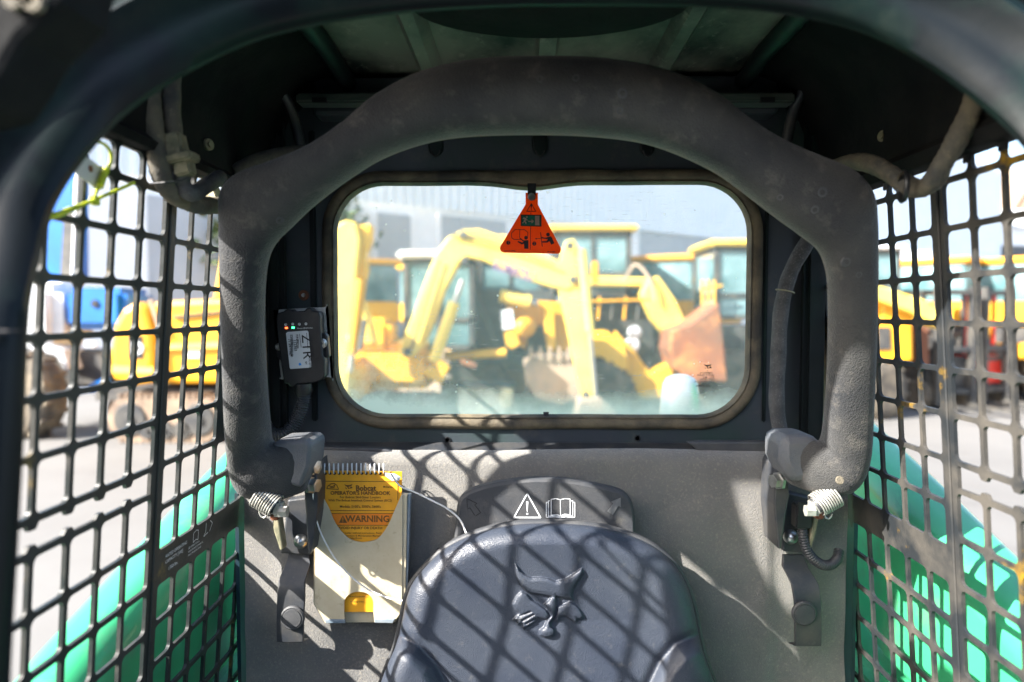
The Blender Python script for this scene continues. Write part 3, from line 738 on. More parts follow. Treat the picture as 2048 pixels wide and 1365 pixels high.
secs = [shrink(secs[0], .5, .006), shrink(secs[0], .86, .005)] + secs + [shrink(secs[-1], .86, -.005), shrink(secs[-1], .5, -.006)]
mb = MB(); mb.rings(secs); pad = mb.build('foam_padding', 'foam', bar, smooth=180)
# pockmarks in the padding
for px_, py_, r_ in ((1245, 187, .006), (1152, 156, .004), (1645, 385, .006), (1630, 420, .005), (1692, 525, .006), (1725, 362, .006), (1560, 395, .004), (1240, 222, .004), (1080, 158, .004), (1733, 640, .003), (1718, 550, .004), (560, 442, .005)):
    d = ray(px_, py_); best = None
    me = pad.data; o_l = CAM - bar.location
    hit, loc, nrm, idx = pad.ray_cast(o_l, d.normalized()) if False else (False, None, None, None)
    bar_y = .86 if 700 < px_ < 1480 else .90
    p = at(px_, py_, bar_y - .0375); 
    from mathutils.bvhtree import BVHTree
    if 'bvh' not in globals(): bvh = BVHTree.FromPolygons([v.co.copy() for v in me.vertices], [tuple(f.vertices) for f in me.polygons])
    h_ = bvh.ray_cast(o_l, d.normalized())
    if h_[0] is None: continue
    q = h_[0] + bar.location; nn = h_[1]
    MB().lathe(q - nn * .0006, nn, [(0, r_ * 1.1), (.0010, r_ * .9), (.0006, r_ * .55), (.0002, 0)], 12).build('pockmark', 'plastic', pad, smooth=60)
# end pads, spring ends
for sgn, box_ in ((-1, [(545, 884), (612, 881), (622, 892), (618, 935), (600, 978), (552, 960), (540, 905)]), (1, [(1562, 876), (1580, 872), (1635, 872), (1646, 890), (1640, 960), (1585, 970), (1562, 925)])):
    mb = MB(); mb.prism([at(x, z, .952) for x, z in box_], (0, .075, 0)); mb.build('end_cap', 'pad', bar, bevel=.012, smooth=60)
    lo = [(505, 995), (600, 985), (604, 1000), (560, 1014), (520, 1008)] if sgn < 0 else [(1590, 980), (1690, 990), (1668, 1010), (1610, 1006)]
    c0, c1 = (at(512, 985, .955), at(566, 1022, .95)) if sgn < 0 else (at(1672, 985, .955), at(1620, 1020, .95))
    N_ = 9; mb = MB()
    for k_ in range(N_):
        t = k_ / (N_ - 1) * .62 + .12; c = c0.lerp(c1, t); ax = (c1 - c0).normalized(); a_ = ax.orthogonal().normalized(); b_ = ax.cross(a_)
        rr = .019 - .004 * t
        mb.tube([c + (a_ * math.cos(q * math.pi / 9) + b_ * math.sin(q * math.pi / 9)) * rr for q in range(19)], .0013, 6)
    mb.build('spring', 'spring', bar, smooth=60)
    ax = (c1 - c0).normalized()
    mb = MB(); mb.lathe(c0.lerp(c1, .05), ax, [(0, .015), (.028, .013), (.035, .011)], 14); mb.build('spring_core', 'bracket', bar, smooth=60)
    e_ = c0.lerp(c1, .82)
    mb = MB(); mb.box(e_, (.016, .018, .024), bev=.004); mb.lathe(c1 + Vector((0, -.004, 0)), (1 if sgn < 0 else -1, 0, 0), [(-.004, .0085), (.008, .0085), (.008, 0)], 6)
    mb.build('clevis', 'spring', bar, smooth=40)
    b0 = at(552, 1025, .96) if sgn < 0 else at(1636, 1022, .96)
    MB().box(b0, (.012, .016, .020), bev=.002).build('clevis_block', 'rust', bar)
    b0 = at(527, 1022, .955) if sgn < 0 else at(1656, 1024, .955)
    MB().tube([b0 + Vector((.006 * math.cos(q * .6), 0, .010 * math.sin(q * .6))) for q in range(11)], .0013, 6).build('retaining_clip', 'spring', bar, smooth=60)
p = at(1679, 961, .918); MB().lathe(p + Vector((0, -.0, 0)), (0, -1, .2), [(0, .006), (.002, .005), (.002, 0)], 10).build('drain_hole', 'hose', bar)

# ------------------------------------------------------------------ pivot brackets (part of the loader)
for sgn in (-1, 1):
    if sgn < 0:
        web = [(575, 1000), (612, 995), (626, 1040), (624, 1112), (560, 1108), (568, 1060)]
        flange = [(606, 955), (632, 925), (636, 975), (634, 1030), (622, 1108), (616, 1110), (612, 1040)]
        strap = [(576, 1108), (594, 1103), (620, 1110), (622, 1128), (616, 1150), (618, 1180), (616, 1275), (562, 1276), (564, 1180), (570, 1140)]
        ball, cap = (598, 1087), (586, 1235); bolts = ((628, 935), (628, 972))
        arm_ = [(545, 1022), (556, 1030), (566, 1100), (560, 1102), (546, 1060)]
    else:
        web = [(1578, 985), (1640, 1000), (1622, 1050), (1614, 1108), (1566, 1104), (1562, 1010)]
        flange = [(1552, 935), (1566, 910), (1580, 990), (1572, 1030), (1562, 1100), (1556, 1098), (1548, 1010)]
        strap = [(1566, 1100), (1606, 1100), (1620, 1135), (1628, 1160), (1632, 1272), (1580, 1276), (1576, 1190), (1574, 1150), (1564, 1125)]
        ball, cap = (1586, 1078), (1607, 1226); bolts = ((1553, 963),)
        arm_ = [(1628, 1030), (1640, 1022), (1634, 1060), (1622, 1100), (1616, 1098)]
    mb = MB(); mb.prism([at(x, z, 1.045) for x, z in web], (0, .02, 0)); br = mb.build('pivot_bracket', 'bracket', loader, bevel=.003)
    plate('flange', flange, 1.00, .06, 'bracket', br, bevel=.003)
    plate('prop_lever', arm_, 1.015, .02, 'connector', br, bevel=.002)
    # bent strap: follows a stepped profile in depth
    zs = [at(0, z, 1.05).z for z in (1103, 1125, 1150, 1180, 1225, 1266, 1276)]
    xs0 = [at(x, 1200, 1.05).x for x in ((578, 572, 566, 565, 564, 563, 563) if sgn < 0 else (1566, 1564, 1573, 1577, 1578, 1580, 1580))]
    xs1 = [at(x, 1200, 1.05).x for x in ((618, 622, 618, 619, 617, 615, 615) if sgn < 0 else (1607, 1615, 1626, 1629, 1630, 1631, 1631))]
    ysd = [1.052, 1.050, 1.030, 1.026, 1.024, 1.026, 1.050]
    sec = [[(x0_, y_, z_), (x1_, y_, z_), (x1_, y_ + .006, z_), (x0_, y_ + .006, z_)] for x0_, x1_, y_, z_ in zip(xs0, xs1, ysd, zs)]
    mb = MB(); mb.rings([[Vector(p) for p in s_] for s_ in sec]); st = mb.build('strap', 'bracket', br, bevel=.0025, smooth=50)
    c = at(*cap, 1.023); MB().lathe((c.x, 1.0235, c.z), (0, -1, 0), [(0, .0185), (.003, .0185), (.005, .0165), (.0045, .0145), (.006, .0140), (.007, .0)], 28).build('plug', 'plastic', br, smooth=35)
    c = at(*ball, 1.035); MB().lathe((c.x, 1.046, c.z), (0, -1, 0), [(0, .0115), (.004, .0112), (.009, .008), (.012, .004), (.0125, 0)], 20).build('dome_bolt', 'steel', br, smooth=60)
    for bx, bz in bolts:
        c = at(bx, bz, .992); sx_ = 1 if sgn < 0 else -1
        MB().lathe((c.x - sx_ * .003, .996, c.z), (sx_, -.35, 0), [(-.005, .0135), (0, .0135), (.0, .0105), (.009, .0105), (.0095, .006)], 6).build('hex_bolt', 'steel', br)

# ------------------------------------------------------------------ operator seat
seat = thing('operator_chair', 'dark blue grey vinyl operator seat with embossed cat head and low backrest', 'seat', (at(1095, 1200, .95).x, .93, 1.75 - 1.0))
oL = [(1095, 1047), (1040, 1049), (985, 1058), (935, 1074), (890, 1098), (855, 1130), (826, 1165), (812, 1200), (803, 1245), (792, 1290), (775, 1330), (760, 1370), (740, 1430), (720, 1500), (700, 1600)]
oR = [(1095, 1047), (1150, 1049), (1205, 1056), (1262, 1072), (1310, 1095), (1345, 1125), (1368, 1160), (1383, 1200), (1393, 1245), (1402, 1290), (1415, 1330), (1430, 1370), (1448, 1430), (1465, 1500), (1480, 1600)]
def interp(tab, y):
    for (xa, ya), (xb, yb) in zip(tab, tab[1:]):
        if ya <= y <= yb: 
            t = (y - ya) / (yb - ya); return xa + (xb - xa) * t
    return tab[-1][0] if y > tab[-1][1] else tab[0][0]
poly = [(x, y) for x, y in oL[::-1]] + oR[1:]
sL = [(v.x, v.y) for v in cr([Vector((x, y, 0)) for x, y in oL], 4)]; sR = [(v.x, v.y) for v in cr([Vector((x, y, 0)) for x, y in oR], 4)]
import numpy as np
def seg_dist(PX, PY, pl, closed=True):
    d = np.full(PX.shape, 1e9)
    q = pl + [pl[0]] if closed else pl
    for (ax, ay), (bx, by) in zip(q, q[1:]):
        vx, vy = bx - ax, by - ay; L2 = vx * vx + vy * vy + 1e-9
        t = np.clip(((PX - ax) * vx + (PY - ay) * vy) / L2, 0, 1)
        d = np.minimum(d, np.hypot(PX - ax - t * vx, PY - ay - t * vy))
    return d
def inside(PX, PY, pl):
    c = np.zeros(PX.shape, bool)
    for (ax, ay), (bx, by) in zip(pl, pl[1:] + pl[:1]):
        cond = ((ay > PY) != (by > PY)) & (PX < (bx - ax) * (PY - ay) / (by - ay + 1e-12) + ax)
        c ^= cond
    return c
NJ, NI = 330, 360
tt = np.linspace(0, 1, NJ) ; PYr = 1047.3 + (tt ** 1.7) * 400
LX = np.interp(PYr, [p[1] for p in sL], [p[0] for p in sL]); RX = np.interp(PYr, [p[1] for p in sR], [p[0] for p in sR])
uu = np.linspace(0, 1, NI); uu = .5 - .5 * np.cos(uu * math.pi) * (1 - .25 * np.sin(uu * math.pi))
PXg = LX[:, None] + (RX - LX)[:, None] * uu[None, :]; PYg = np.repeat(PYr[:, None], NI, 1)
outl = sL[::-1] + sR[1:]
dd = seg_dist(PXg, PYg, outl, closed=False)
RE = 46.0
e_ = np.clip(1 - dd / RE, 0, 1)
hgt = 1 - np.sqrt(np.clip(1 - e_ ** 2, 0, 1)); 
yb = .948 + (PYg - 1050) * (-.00008)
depth = yb + hgt * .034
# dished centre and side bolsters
un = (PXg - 1095) / np.maximum(1, (RX - LX)[:, None] / 2)
depth += .012 * (1 - np.clip(np.abs(un), 0, 1) ** 2) * np.clip((PYg - 1090) / 150, 0, 1)
def sm(a, b, x): t = np.clip((x - a) / (b - a), 0, 1); return t * t * (3 - 2 * t)
for sx_, pth in ((1, [(800, 1270), (838, 1292), (872, 1328), (896, 1372), (912, 1450)]), (-1, [(1392, 1270), (1350, 1288), (1318, 1325), (1296, 1372), (1280, 1450)])):
    ed = seg_dist(PXg, PYg, pth, closed=False)
    reg = inside(PXg, PYg, pth + ([(500, 1450), (500, 1270)] if sx_ > 0 else [(1700, 1450), (1700, 1270)]))
    s_ = np.where(reg, ed, -ed)
    depth -= .020 * sm(-4, 42, s_) * (1 - .5 * sm(60, 140, s_)); depth += .006 * np.exp(-(s_ / 11) ** 2)
# embossed cat head
Zs = 6.825
def zz(pts): return [(1000 + x / Zs, 1100 + y / Zs) for x, y in pts]
head = zz([(205, 175), (275, 285), (350, 340), (430, 375), (560, 368), (660, 385), (760, 428), (870, 400), (970, 345), (1060, 285), (1125, 245), (1135, 320), (1090, 400), (1010, 520), (985, 610), (1000, 690),
           (930, 660), (800, 650), (770, 640), (790, 760), (700, 640), (590, 620), (430, 600), (360, 570), (290, 500), (245, 420), (220, 320)])
cheekL = zz([(290, 565), (215, 640), (165, 745), (205, 815), (265, 870), (160, 960), (240, 975), (235, 1020), (305, 1010), (320, 1085), (390, 1040), (460, 1000), (520, 930), (640, 955), (680, 900), (640, 820), (520, 735), (430, 680), (370, 600)])
nose = zz([(690, 640), (770, 640), (780, 760), (770, 830), (740, 930), (690, 1000), (700, 1050), (745, 1080), (750, 1150), (700, 1195), (610, 1200), (545, 1170), (540, 1095), (600, 1050), (640, 960), (690, 900), (640, 820), (600, 740), (650, 700)])
cheekR = zz([(790, 770), (880, 740), (960, 700), (1050, 760), (1110, 840), (1140, 900), (1120, 950), (1060, 945), (1040, 1005), (980, 960), (930, 940), (900, 905), (820, 910), (780, 990), (760, 960)])
emb = np.zeros_like(depth)
for pl, hh in ((head, 1.0), (cheekL, .85), (nose, 1.1), (cheekR, .8)):
    d_ = seg_dist(PXg, PYg, pl); s_ = np.where(inside(PXg, PYg, pl), d_, -d_)
    emb = np.maximum(emb, hh * (.8 * sm(-1, 3, s_) + .2 * sm(2, 10, s_)))
for pl in (zz([(235, 900), (420, 830), (440, 850), (260, 935)]), zz([(280, 960), (470, 870), (480, 890), (300, 990)]), zz([(330, 1010), (500, 920), (505, 940), (345, 1035)])):
    d_ = seg_dist(PXg, PYg, pl); s_ = np.where(inside(PXg, PYg, pl), d_, -d_); emb -= .35 * sm(-1, 2, s_)
depth -= .0075 * emb
verts = []
B_ = RM
for j in range(NJ):
    for i in range(NI): verts.append(at(PXg[j, i], PYg[j, i], depth[j, i]))
faces = [(j * NI + i, j * NI + i + 1, (j + 1) * NI + i + 1, (j + 1) * NI + i) for j in range(NJ - 1) for i in range(NI - 1)]
mb = MB(); mb.v = verts; mb.f = faces
bk = mb.build('backrest', 'vinyl', seat, smooth=180)
# rim and back shell
rim = [at(x, y, .985) for x, y in outl]
mb = MB(); secs = []
for i, p in enumerate(rim):
    c = Vector((seat.location.x, .985, at(0, 1230, .985).z)); d_ = (p - c); d_.y = 0; d_.normalize()
    secs.append([p + d_ * .003 + Vector((0, a, 0)) * 1 + d_ * b for a, b in ((-.006, -.002), (-.003, .002), (.006, .002), (.02, -.004), (.03, -.03), (.0, -.02))])
mb.rings(secs); mb.build('piping', 'plastic', seat, smooth=60)
plate('back_shell', [(x, y) for x, y in outl[::3]], 1.0, .03, 'plastic', seat)
mb = MB(); mb.box((seat.location.x, .70, zr(-.86)), (.50, .50, .12), bev=.04); mb.build('seat_cushion', 'vinyl', seat, smooth=60)
mb = MB(); mb.box((seat.location.x, .75, zr(-1.01)), (.34, .40, .18), bev=.01); mb.build('seat_base', 'mdark', seat)
# shoulder plate behind the backrest
sp = [(908, 1075), (912, 1030), (918, 1000), (940, 982), (985, 968), (1040, 960), (1080, 958), (1130, 960), (1190, 970), (1240, 982), (1262, 1000), (1270, 1030), (1272, 1080), (1272, 1200), (908, 1200)]
sh = plate('shoulder_plate', [(v.x, v.y) for v in cr([Vector((x, y, 0)) for x, y in sp], 4)], 1.025, .022, 'plastic', seat, bevel=.005, smooth=60)
def px_lines(polys, wdt, y, m, parent, name, th=.0003):
    mb = MB()
    for poly in polys:
        for (a, b) in zip(poly, poly[1:]):
            A, B = at(*a, y), at(*b, y); d = B - A
            if d.length < 1e-7: continue
            nn = Vector((-d.z, 0, d.x)).normalized() * wdt / 2; ex = d.normalized() * wdt * .3
            mb.prism([A + nn - ex, B + nn + ex, B - nn + ex, A - nn - ex], (0, -th, 0))
    return mb.build(name, m, parent)
q = 2.703
def s3(pts): return [(760 + x / q, 860 + y / q) for x, y in pts]
ysp = 1.0246
px_lines([s3([(796, 345), (868, 474), (724, 474), (796, 345)])], .0020, ysp, 'inkwhite', sh, 'warning_triangle')
poly_obj([s3([(790, 388), (802, 388), (798, 442), (794, 442)]), s3([(791, 450), (801, 450), (801, 459), (791, 459)])], ysp, 'inkwhite', sh, 'exclamation_mark')
bk_ = [[(925, 376), (950, 372), (975, 378), (1000, 372), (1028, 374), (1028, 460), (1000, 456), (976, 464), (950, 458), (925, 462), (925, 376)], [(975, 378), (976, 462)],
       [(917, 384), (910, 384), (910, 467), (945, 464), (975, 470), (1005, 464), (1042, 467), (1042, 384), (1034, 384)], [(905, 392), (899, 392), (899, 473), (945, 470), (975, 476), (1005, 470), (1053, 473), (1053, 392), (1046, 392)]]
px_lines([s3(p) for p in bk_], .0011, ysp, 'inkwhite', sh, 'book_symbol')
poly_obj([s3([(1228, 440), (1262, 398), (1248, 388), (1300, 366), (1302, 418), (1288, 410), (1258, 460)])], ysp, 'inkgrey', sh, 'raised_arrow', th=.001)
px_lines([s3([(472, 420), (470, 372), (524, 398), (512, 406), (545, 448)]), s3([(472, 428), (486, 422), (512, 462)]), s3([(516, 466), (544, 447)])], .0010, ysp, 'ink', sh, 'arrow_outline')

# ------------------------------------------------------------------ handbook in its holder
hold = thing('handbook_holder', 'cloudy cream plastic document holder on the grey felt lining', 'document holder', at(722, 1246, 1.05))
def zc(pts): return [(420 + x / 2.702, 860 + y / 2.702) for x, y in pts]
yh = 1.040
curve_l = zc([(566, 340), (600, 352), (640, 420), (680, 510), (740, 580), (800, 606), (860, 604), (910, 585), (960, 520), (1000, 430), (1036, 350), (1040, 352)])
cv = [(v.x, v.y) for v in cr([Vector((x, y, 0)) for x, y in curve_l], 4)]
notch = zc([(882, 980), (880, 920), (850, 885), (805, 875), (760, 885), (728, 920), (725, 985)])
nc = [(v.x, v.y) for v in cr([Vector((x, y, 0)) for x, y in notch], 4)]
front = cv + zc([(1036, 980), (988, 1046), (888, 1040)]) + nc + zc([(730, 1044), (622, 1044), (566, 940)])
plate('front_sleeve', front, yh - .006, .0022, 'holder', hold)
plate('back_sheet', zc([(560, 300), (1060, 345), (1062, 960), (1000, 1040), (620, 1040), (560, 940)]), yh + .006, .004, 'holder', hold)
plate('side_channel', zc([(1036, 352), (1066, 352), (1056, 940), (1034, 975)]), yh - .004, .012, 'holder', hold, bevel=.001)
plate('side_edge', zc([(1067, 350), (1084, 350), (1066, 920), (1056, 940)]), yh - .002, .010, 'holder_blue', hold, bevel=.001)
plate('foot_lip', zc([(620, 1026), (730, 1026), (732, 1046), (625, 1046)]), yh - .0085, .003, 'holder_blue', hold, bevel=.001)
plate('foot_lip', zc([(888, 1022), (1000, 1022), (988, 1046), (890, 1044)]), yh - .0085, .003, 'holder_blue', hold, bevel=.001)
book = thing('operator_handbook', 'yellow spiral bound operator handbook tucked into the cream plastic holder', 'handbook', at(720, 1220, 1.04))
pg = plate('cover', zc([(584, 222), (1036, 228), (1036, 984), (600, 984)]), yh - .0005, .004, 'yel_page', book)
yt = yh - .0008
plate('warning_band', zc([(652, 452), (985, 452), (952, 516), (690, 516)]), yt - .0002, .0003, 'yel_warn', pg)
px_lines([zc([(618, 352), (618, 278), (1015, 280), (1015, 378)])], .0009, yt, 'inkbrown', pg, 'printed_frame')
for z_ in (436, 452, 516): px_lines([zc([(618, z_), (1015, z_)])], .0008, yt - .0004, 'inkbrown', pg, 'printed_rule')
def ht(s_, x, z_, sz, m='inkbrown', b=.02, al='CENTER', nm='lettering', sx=1): text(s_, sz, at(420 + x / 2.702, 860 + z_ / 2.702, yt - .0006), m, pg, align=al, name=nm, bold=b, sx=sx)
ht('Bobcat', 842, 329, .0118, b=.035, sx=.95)
ht("OPERATOR'S HANDBOOK", 812, 351, .0078, b=.03)
ht('For Bobcat Skid-Steer Loaders', 812, 370, .0051)
ht('With The Bobcat Interlock Control System (BICS)', 812, 387, .0048)
ht("Models: S100's, S500's, S600's", 812, 421, .0053)
ht('M-Series', 962, 313, .0042)
ht('WARNING', 852, 497, .0140, b=.03)
ht('AVOID INJURY OR DEATH', 812, 537, .0058)
ht('a loader without instructions. Read', 822, 562, .0042, b=.01); ht('Operation & Maintenance Manual', 820, 577, .0042, b=.01)
ht('Handbook', 790, 590, .0042, b=.01)
ht('www.loaderservice', 805, 905, .0038, b=.01); ht('training video', 795, 932, .0038, b=.01)
poly_obj([zc([(718, 463), (742, 503), (696, 503)])], yt - .0005, 'inkbrown', pg, 'warning_triangle')
poly_obj([zc([(716, 474), (721, 474), (719.5, 492), (717, 492)]), zc([(716.5, 495), (720.5, 495), (720.5, 499), (716.5, 499)])], yt - .0008, 'yel_warn', pg, 'exclamation_mark')
cc = [[(x * .20 + 652, y * .20 + 216) for x, y in p] for p in cat_head]
poly_obj([zc(p) for p in cc], yt - .0005, 'inkbrown', pg, 'cat_head_print')
px_lines([zc([(632, 315), (640, 302), (655, 292), (672, 290), (686, 300), (694, 318)]), zc([(640, 300), (660, 308), (676, 298), (670, 312), (650, 312)]), zc([(632, 318), (694, 322)])], .0011, yt, 'inkbrown', pg, 'emblem_print')
# spiral rings
for k_ in range(14):
    x = 625 + k_ * 24.5
    c = at(420 + (x - 4) / 2.702, 860 + 222 / 2.702, yh)
    mb = MB(); mb.tube([c + Vector((.0012 * math.sin(t), -.0055 * math.sin(t) - .0008, -.0075 * math.cos(t) + .004)) for t in [k * .5 for k in range(13)]], .0010, 6)
    mb.build('spiral_ring', 'white', book, smooth=60)
for k_ in range(14):
    c = at(420 + (625 + k_ * 24.5) / 2.702, 860 + 236 / 2.702, yt); MB().lathe((c.x, yt, c.z), (0, -1, 0), [(0, .0022), (.0003, .0022), (.0003, 0)], 8).build('punched_hole', 'ink', pg)
mb = MB(); c = at(786, 950, 1.03)
plate('clear_tab', [(770, 946), (790, 948), (802, 955), (798, 962), (784, 962), (770, 952)], 1.030, .001, 'label', book)
# retaining wire (hangs from the bracket bolt, loops behind the seat)
wr = thing('retaining_wire', 'thin bright steel wire looping from the handbook and bracket bolt to the seat', 'wire', at(800, 960, 1.03))
MB().tube(cr([at(*p) for p in ((622, 950, 1.0), (626, 985, 1.0), (630, 1030, 1.005), (648, 1080, 1.012), (680, 1130, 1.018), (725, 1172, 1.02), (770, 1194, 1.01), (812, 1203, .99))], 6), .0013, 6).build('lower_run', 'wire', wr, smooth=60)
MB().tube(cr([at(*p) for p in ((782, 948, 1.024), (800, 972, 1.026), (830, 985, 1.026), (865, 1002, 1.022), (895, 1018, 1.018), (920, 1040, 1.014), (933, 1068, 1.0))], 6), .0014, 6).build('upper_run', 'wire', wr, smooth=60)

# ------------------------------------------------------------------ telematics box
tb = thing('tracking_box', 'small black tracking unit with silver label bolted beside the rear window', 'tracking unit', at(605, 775, 1.12))
def zt(pts): return [(520 + x / 4.266, 580 + y / 4.266) for x, y in pts]
plate('mounting_plate', [(v.x, v.y) for v in cr([Vector((x, y, 0)) for x, y in zt([(112, 190), (130, 172), (545, 150), (560, 175), (605, 730), (590, 745), (190, 765), (180, 745)])], 3)], 1.112, .002, 'white_plate', tb)
body = zt([(145, 200), (200, 185), (220, 165), (265, 165), (275, 185), (380, 180), (395, 155), (435, 155), (448, 180), (500, 185), (515, 230), (512, 290), (520, 370), (535, 560), (555, 600), (552, 735), (520, 770), (470, 790), (420, 800), (320, 805), (290, 830), (260, 830), (240, 805), (205, 800), (195, 740), (175, 600), (150, 420), (135, 260)])
bx = MB(); bx.prism([at(x, z, 1.088) for x, z in body], (0, .024, 0)); bd = bx.build('housing', 'black', tb, bevel=.003, smooth=50)
for ear in ([(500, 375), (555, 365), (575, 400), (590, 570), (545, 585), (520, 545)], [(135, 440), (180, 435), (195, 580), (165, 605), (140, 560)]):
    plate('mounting_ear', zt(ear), 1.096, .014, 'black', tb, bevel=.002)
for bx_, bz_, r_ in ((531, 457, .0080), (160, 487, .0058)):
    c = at(520 + bx_ / 4.266, 580 + bz_ / 4.266, 1.095); MB().lathe((c.x, 1.096, c.z), (0, -1, 0), [(0, r_), (.002, r_), (.003, r_ * .7), (.006, r_ * .62), (.006, r_ * .3), (.004, r_ * .25), (.004, 0)], 18).build('mounting_bolt', 'steel', tb, smooth=35)
lb_ = plate('label_plate', [(v) for v in zt([(222, 372), (235, 360), (400, 348), (412, 358), (440, 655), (432, 664), (262, 676), (254, 666)])], 1.0872, .0006, 'label', tb)
yl = 1.0869
upv = (at(*zt([(400, 360)])[0], yl) - at(*zt([(240, 372)])[0], yl)).normalized(); rv = (at(*zt([(262, 660)])[0], yl) - at(*zt([(240, 372)])[0], yl)).normalized()
def lt(s_, x, z_, sz, b=.02): text(s_, sz, at(*zt([(x, z_)])[0], yl - .0001), 'ink', lb_, right=rv, up=upv, bold=b)
lt('ZTR', 356, 382, .0215, .005); lt('P/N:', 305, 382, .0055); lt('112363', 287, 425, .0062); lt('ESN:', 258, 384, .0055); lt('7118971987', 240, 420, .0054)
lt('MTL-LITE', 414, 566, .0050); lt('BY', 385, 612, .0045)
mb = MB()
def bars(x0_, z0_, z1_, w_):
    z_ = z0_
    while z_ < z1_:
        t_ = random.choice((2.0, 3.2, 4.5)); p4 = zt([(x0_, z_), (x0_ + w_, z_ - 1.5), (x0_ + w_, z_ + t_ - 1.5), (x0_, z_ + t_)])
        mb.prism([at(a, b, yl) for a, b in p4], (0, -.0001, 0)); z_ += t_ + random.choice((2.0, 3.2))
bars(312, 428, 500, 20); bars(262, 425, 570, 22); mb.build('barcode', 'ink', lb_)
poly_obj([zt([(330, 632), (342, 620), (356, 642), (334, 648)])], yl, 'blue_tri', lb_, 'logo_triangle')
px_lines([zt([(338, 377), (352, 492)]), zt([(398, 370), (410, 500)])], .0007, yl, 'ink', lb_, 'ruled_line')
for x, z_, m_ in ((226, 326, 'led_red'), (283, 323, 'led_green')):
    c = at(*zt([(x, z_)])[0], 1.0876); MB().box(c, (.0042, .0012, .0028)).build('indicator_lamp', m_, bd)
for x, z_ in ((220, 298), (279, 293), (336, 294), (392, 291)):
    c = at(*zt([(x, z_)])[0], 1.0876); mb = MB(); mb.tube([(c.x + .0016 * math.cos(t), c.y, c.z + .0018 * math.sin(t)) for t in [k * .7 for k in range(10)]], .0005, 5)
    mb.box((c.x, c.y, c.z - .0002), (.001, .0006, .0012)); mb.build('printed_icon', 'inkwhite', bd)
for s_, x, z_ in (('Bluetooth', 318, 334), ('Registration', 374, 330)): text(s_, .0030, at(*zt([(x, z_)])[0], 1.0876), 'inkwhite', bd, name='lettering')
def corr(path, r, pitch, name, m, parent, n=14):
    P = cr(path, 14); pts = []; rs = []; acc = 0
    Ld = [0]
    for a, b in zip(P, P[1:]): Ld.append(Ld[-1] + (b - a).length)
    tot = Ld[-1]; s_ = 0; j = 0
    while s_ < tot:
        while j < len(Ld) - 2 and Ld[j + 1] < s_: j += 1
        t = (s_ - Ld[j]) / max(1e-9, Ld[j + 1] - Ld[j]); pts.append(P[j].lerp(P[j + 1], t))
        rs.append(r * (1 + .13 * math.cos(2 * math.pi * s_ / pitch))); s_ += pitch / 6
    mb = MB(); mb.tube(pts, rs, n); return mb.build(name, m, parent, smooth=180)
corr([at(*p) for p in ((608, 772, 1.10), (606, 800, 1.098), (598, 830, 1.095), (583, 856, 1.09), (562, 870, 1.085), (540, 866, 1.09), (524, 840, 1.10))], .0105, .0038, 'conduit', 'conduit', tb)
c = at(606, 775, 1.10); MB().lathe(c, (0, 0, -1), [(-.006, .014), (.006, .015), (.014, .012)], 16).build('cable_gland', 'black', tb, smooth=50)

# ------------------------------------------------------------------ warning tag hanging from the window
tg = thing('emergency_exit_tag', 'orange triangular emergency exit tag hanging at the top of the rear window', 'hang tag', at(1062, 380, 1.12))
def zo(pts): return [(980 + x / 8.53, 360 + y / 8.53) for x, y in pts]
yT = 1.105
tp = plate('tag_plate', zo([(607, 222), (818, 222), (818, 425), (1205, 1160), (1212, 1195), (1200, 1235), (1170, 1262), (235, 1242), (190, 1220), (168, 1170), (180, 1130), (607, 420)]), yT, .0012, 'orange', tg)
y1_ = yT - .0003
MB().prism([at(x, z, yT - .0016) for x, z in zo([(640, 60), (788, 60), (780, 300), (762, 345), (710, 362), (662, 345), (645, 300)])], (0, .0012, 0)).build('strap', 'black', tg)
c = at(*zo([(708, 290)])[0], yT - .002); MB().lathe((c.x, yT - .0017, c.z), (0, -1, 0), [(0, .0062), (.0015, .0058), (.0018, .004), (.0012, .0035), (.0012, 0)], 20).build('rivet', 'steel', tg, smooth=35)
px_lines([zo([(706, 408), (780, 540), (626, 540), (706, 408)])], .0011, y1_, 'ink', tp, 'warning_triangle')
poly_obj([zo([(690, 425), (720, 425), (708, 500), (700, 500)]), zo([(698, 508), (712, 508), (712, 525), (698, 525)])], y1_, 'ink', tp, 'exclamation_mark')
poly_obj([zo([(525, 595), (878, 600), (878, 800), (525, 790)])], y1_, 'ink', tp, 'exit_sign_border')
poly_obj([zo([(545, 612), (860, 616), (860, 785), (545, 776)])], y1_ - .0003, 'signgreen', tp, 'exit_sign_field')
poly_obj([zo([(768, 615), (842, 616), (842, 778), (768, 776)]), zo([(650, 702), (712, 702), (700, 684), (722, 684), (752, 710), (722, 740), (700, 740), (712, 722), (650, 720)]),
          zo([(615, 625), (640, 625), (642, 648), (620, 650)]), zo([(560, 660), (575, 640), (618, 655), (628, 680), (648, 684), (646, 694), (618, 690), (600, 705), (622, 730), (618, 755), (604, 755), (604, 735), (580, 720), (572, 742), (545, 742), (548, 728), (564, 728), (580, 690), (590, 668), (575, 668), (566, 678)])],
         y1_ - .0006, 'pink', tp, 'running_man_symbol')
px_lines([zo([(430, 850), (590, 852), (645, 900), (640, 990)]), zo([(520, 1020), (410, 1018), (370, 990), (368, 910), (430, 850)]), zo([(508, 855), (506, 985)]), zo([(697, 560), (687, 1190)])], .0009, y1_, 'ink', tp, 'pictogram_lines')
def disc(px_, py_, r_):
    return [(px_ + r_ * math.cos(t * math.pi / 8), py_ + r_ * math.sin(t * math.pi / 8)) for t in range(16)]
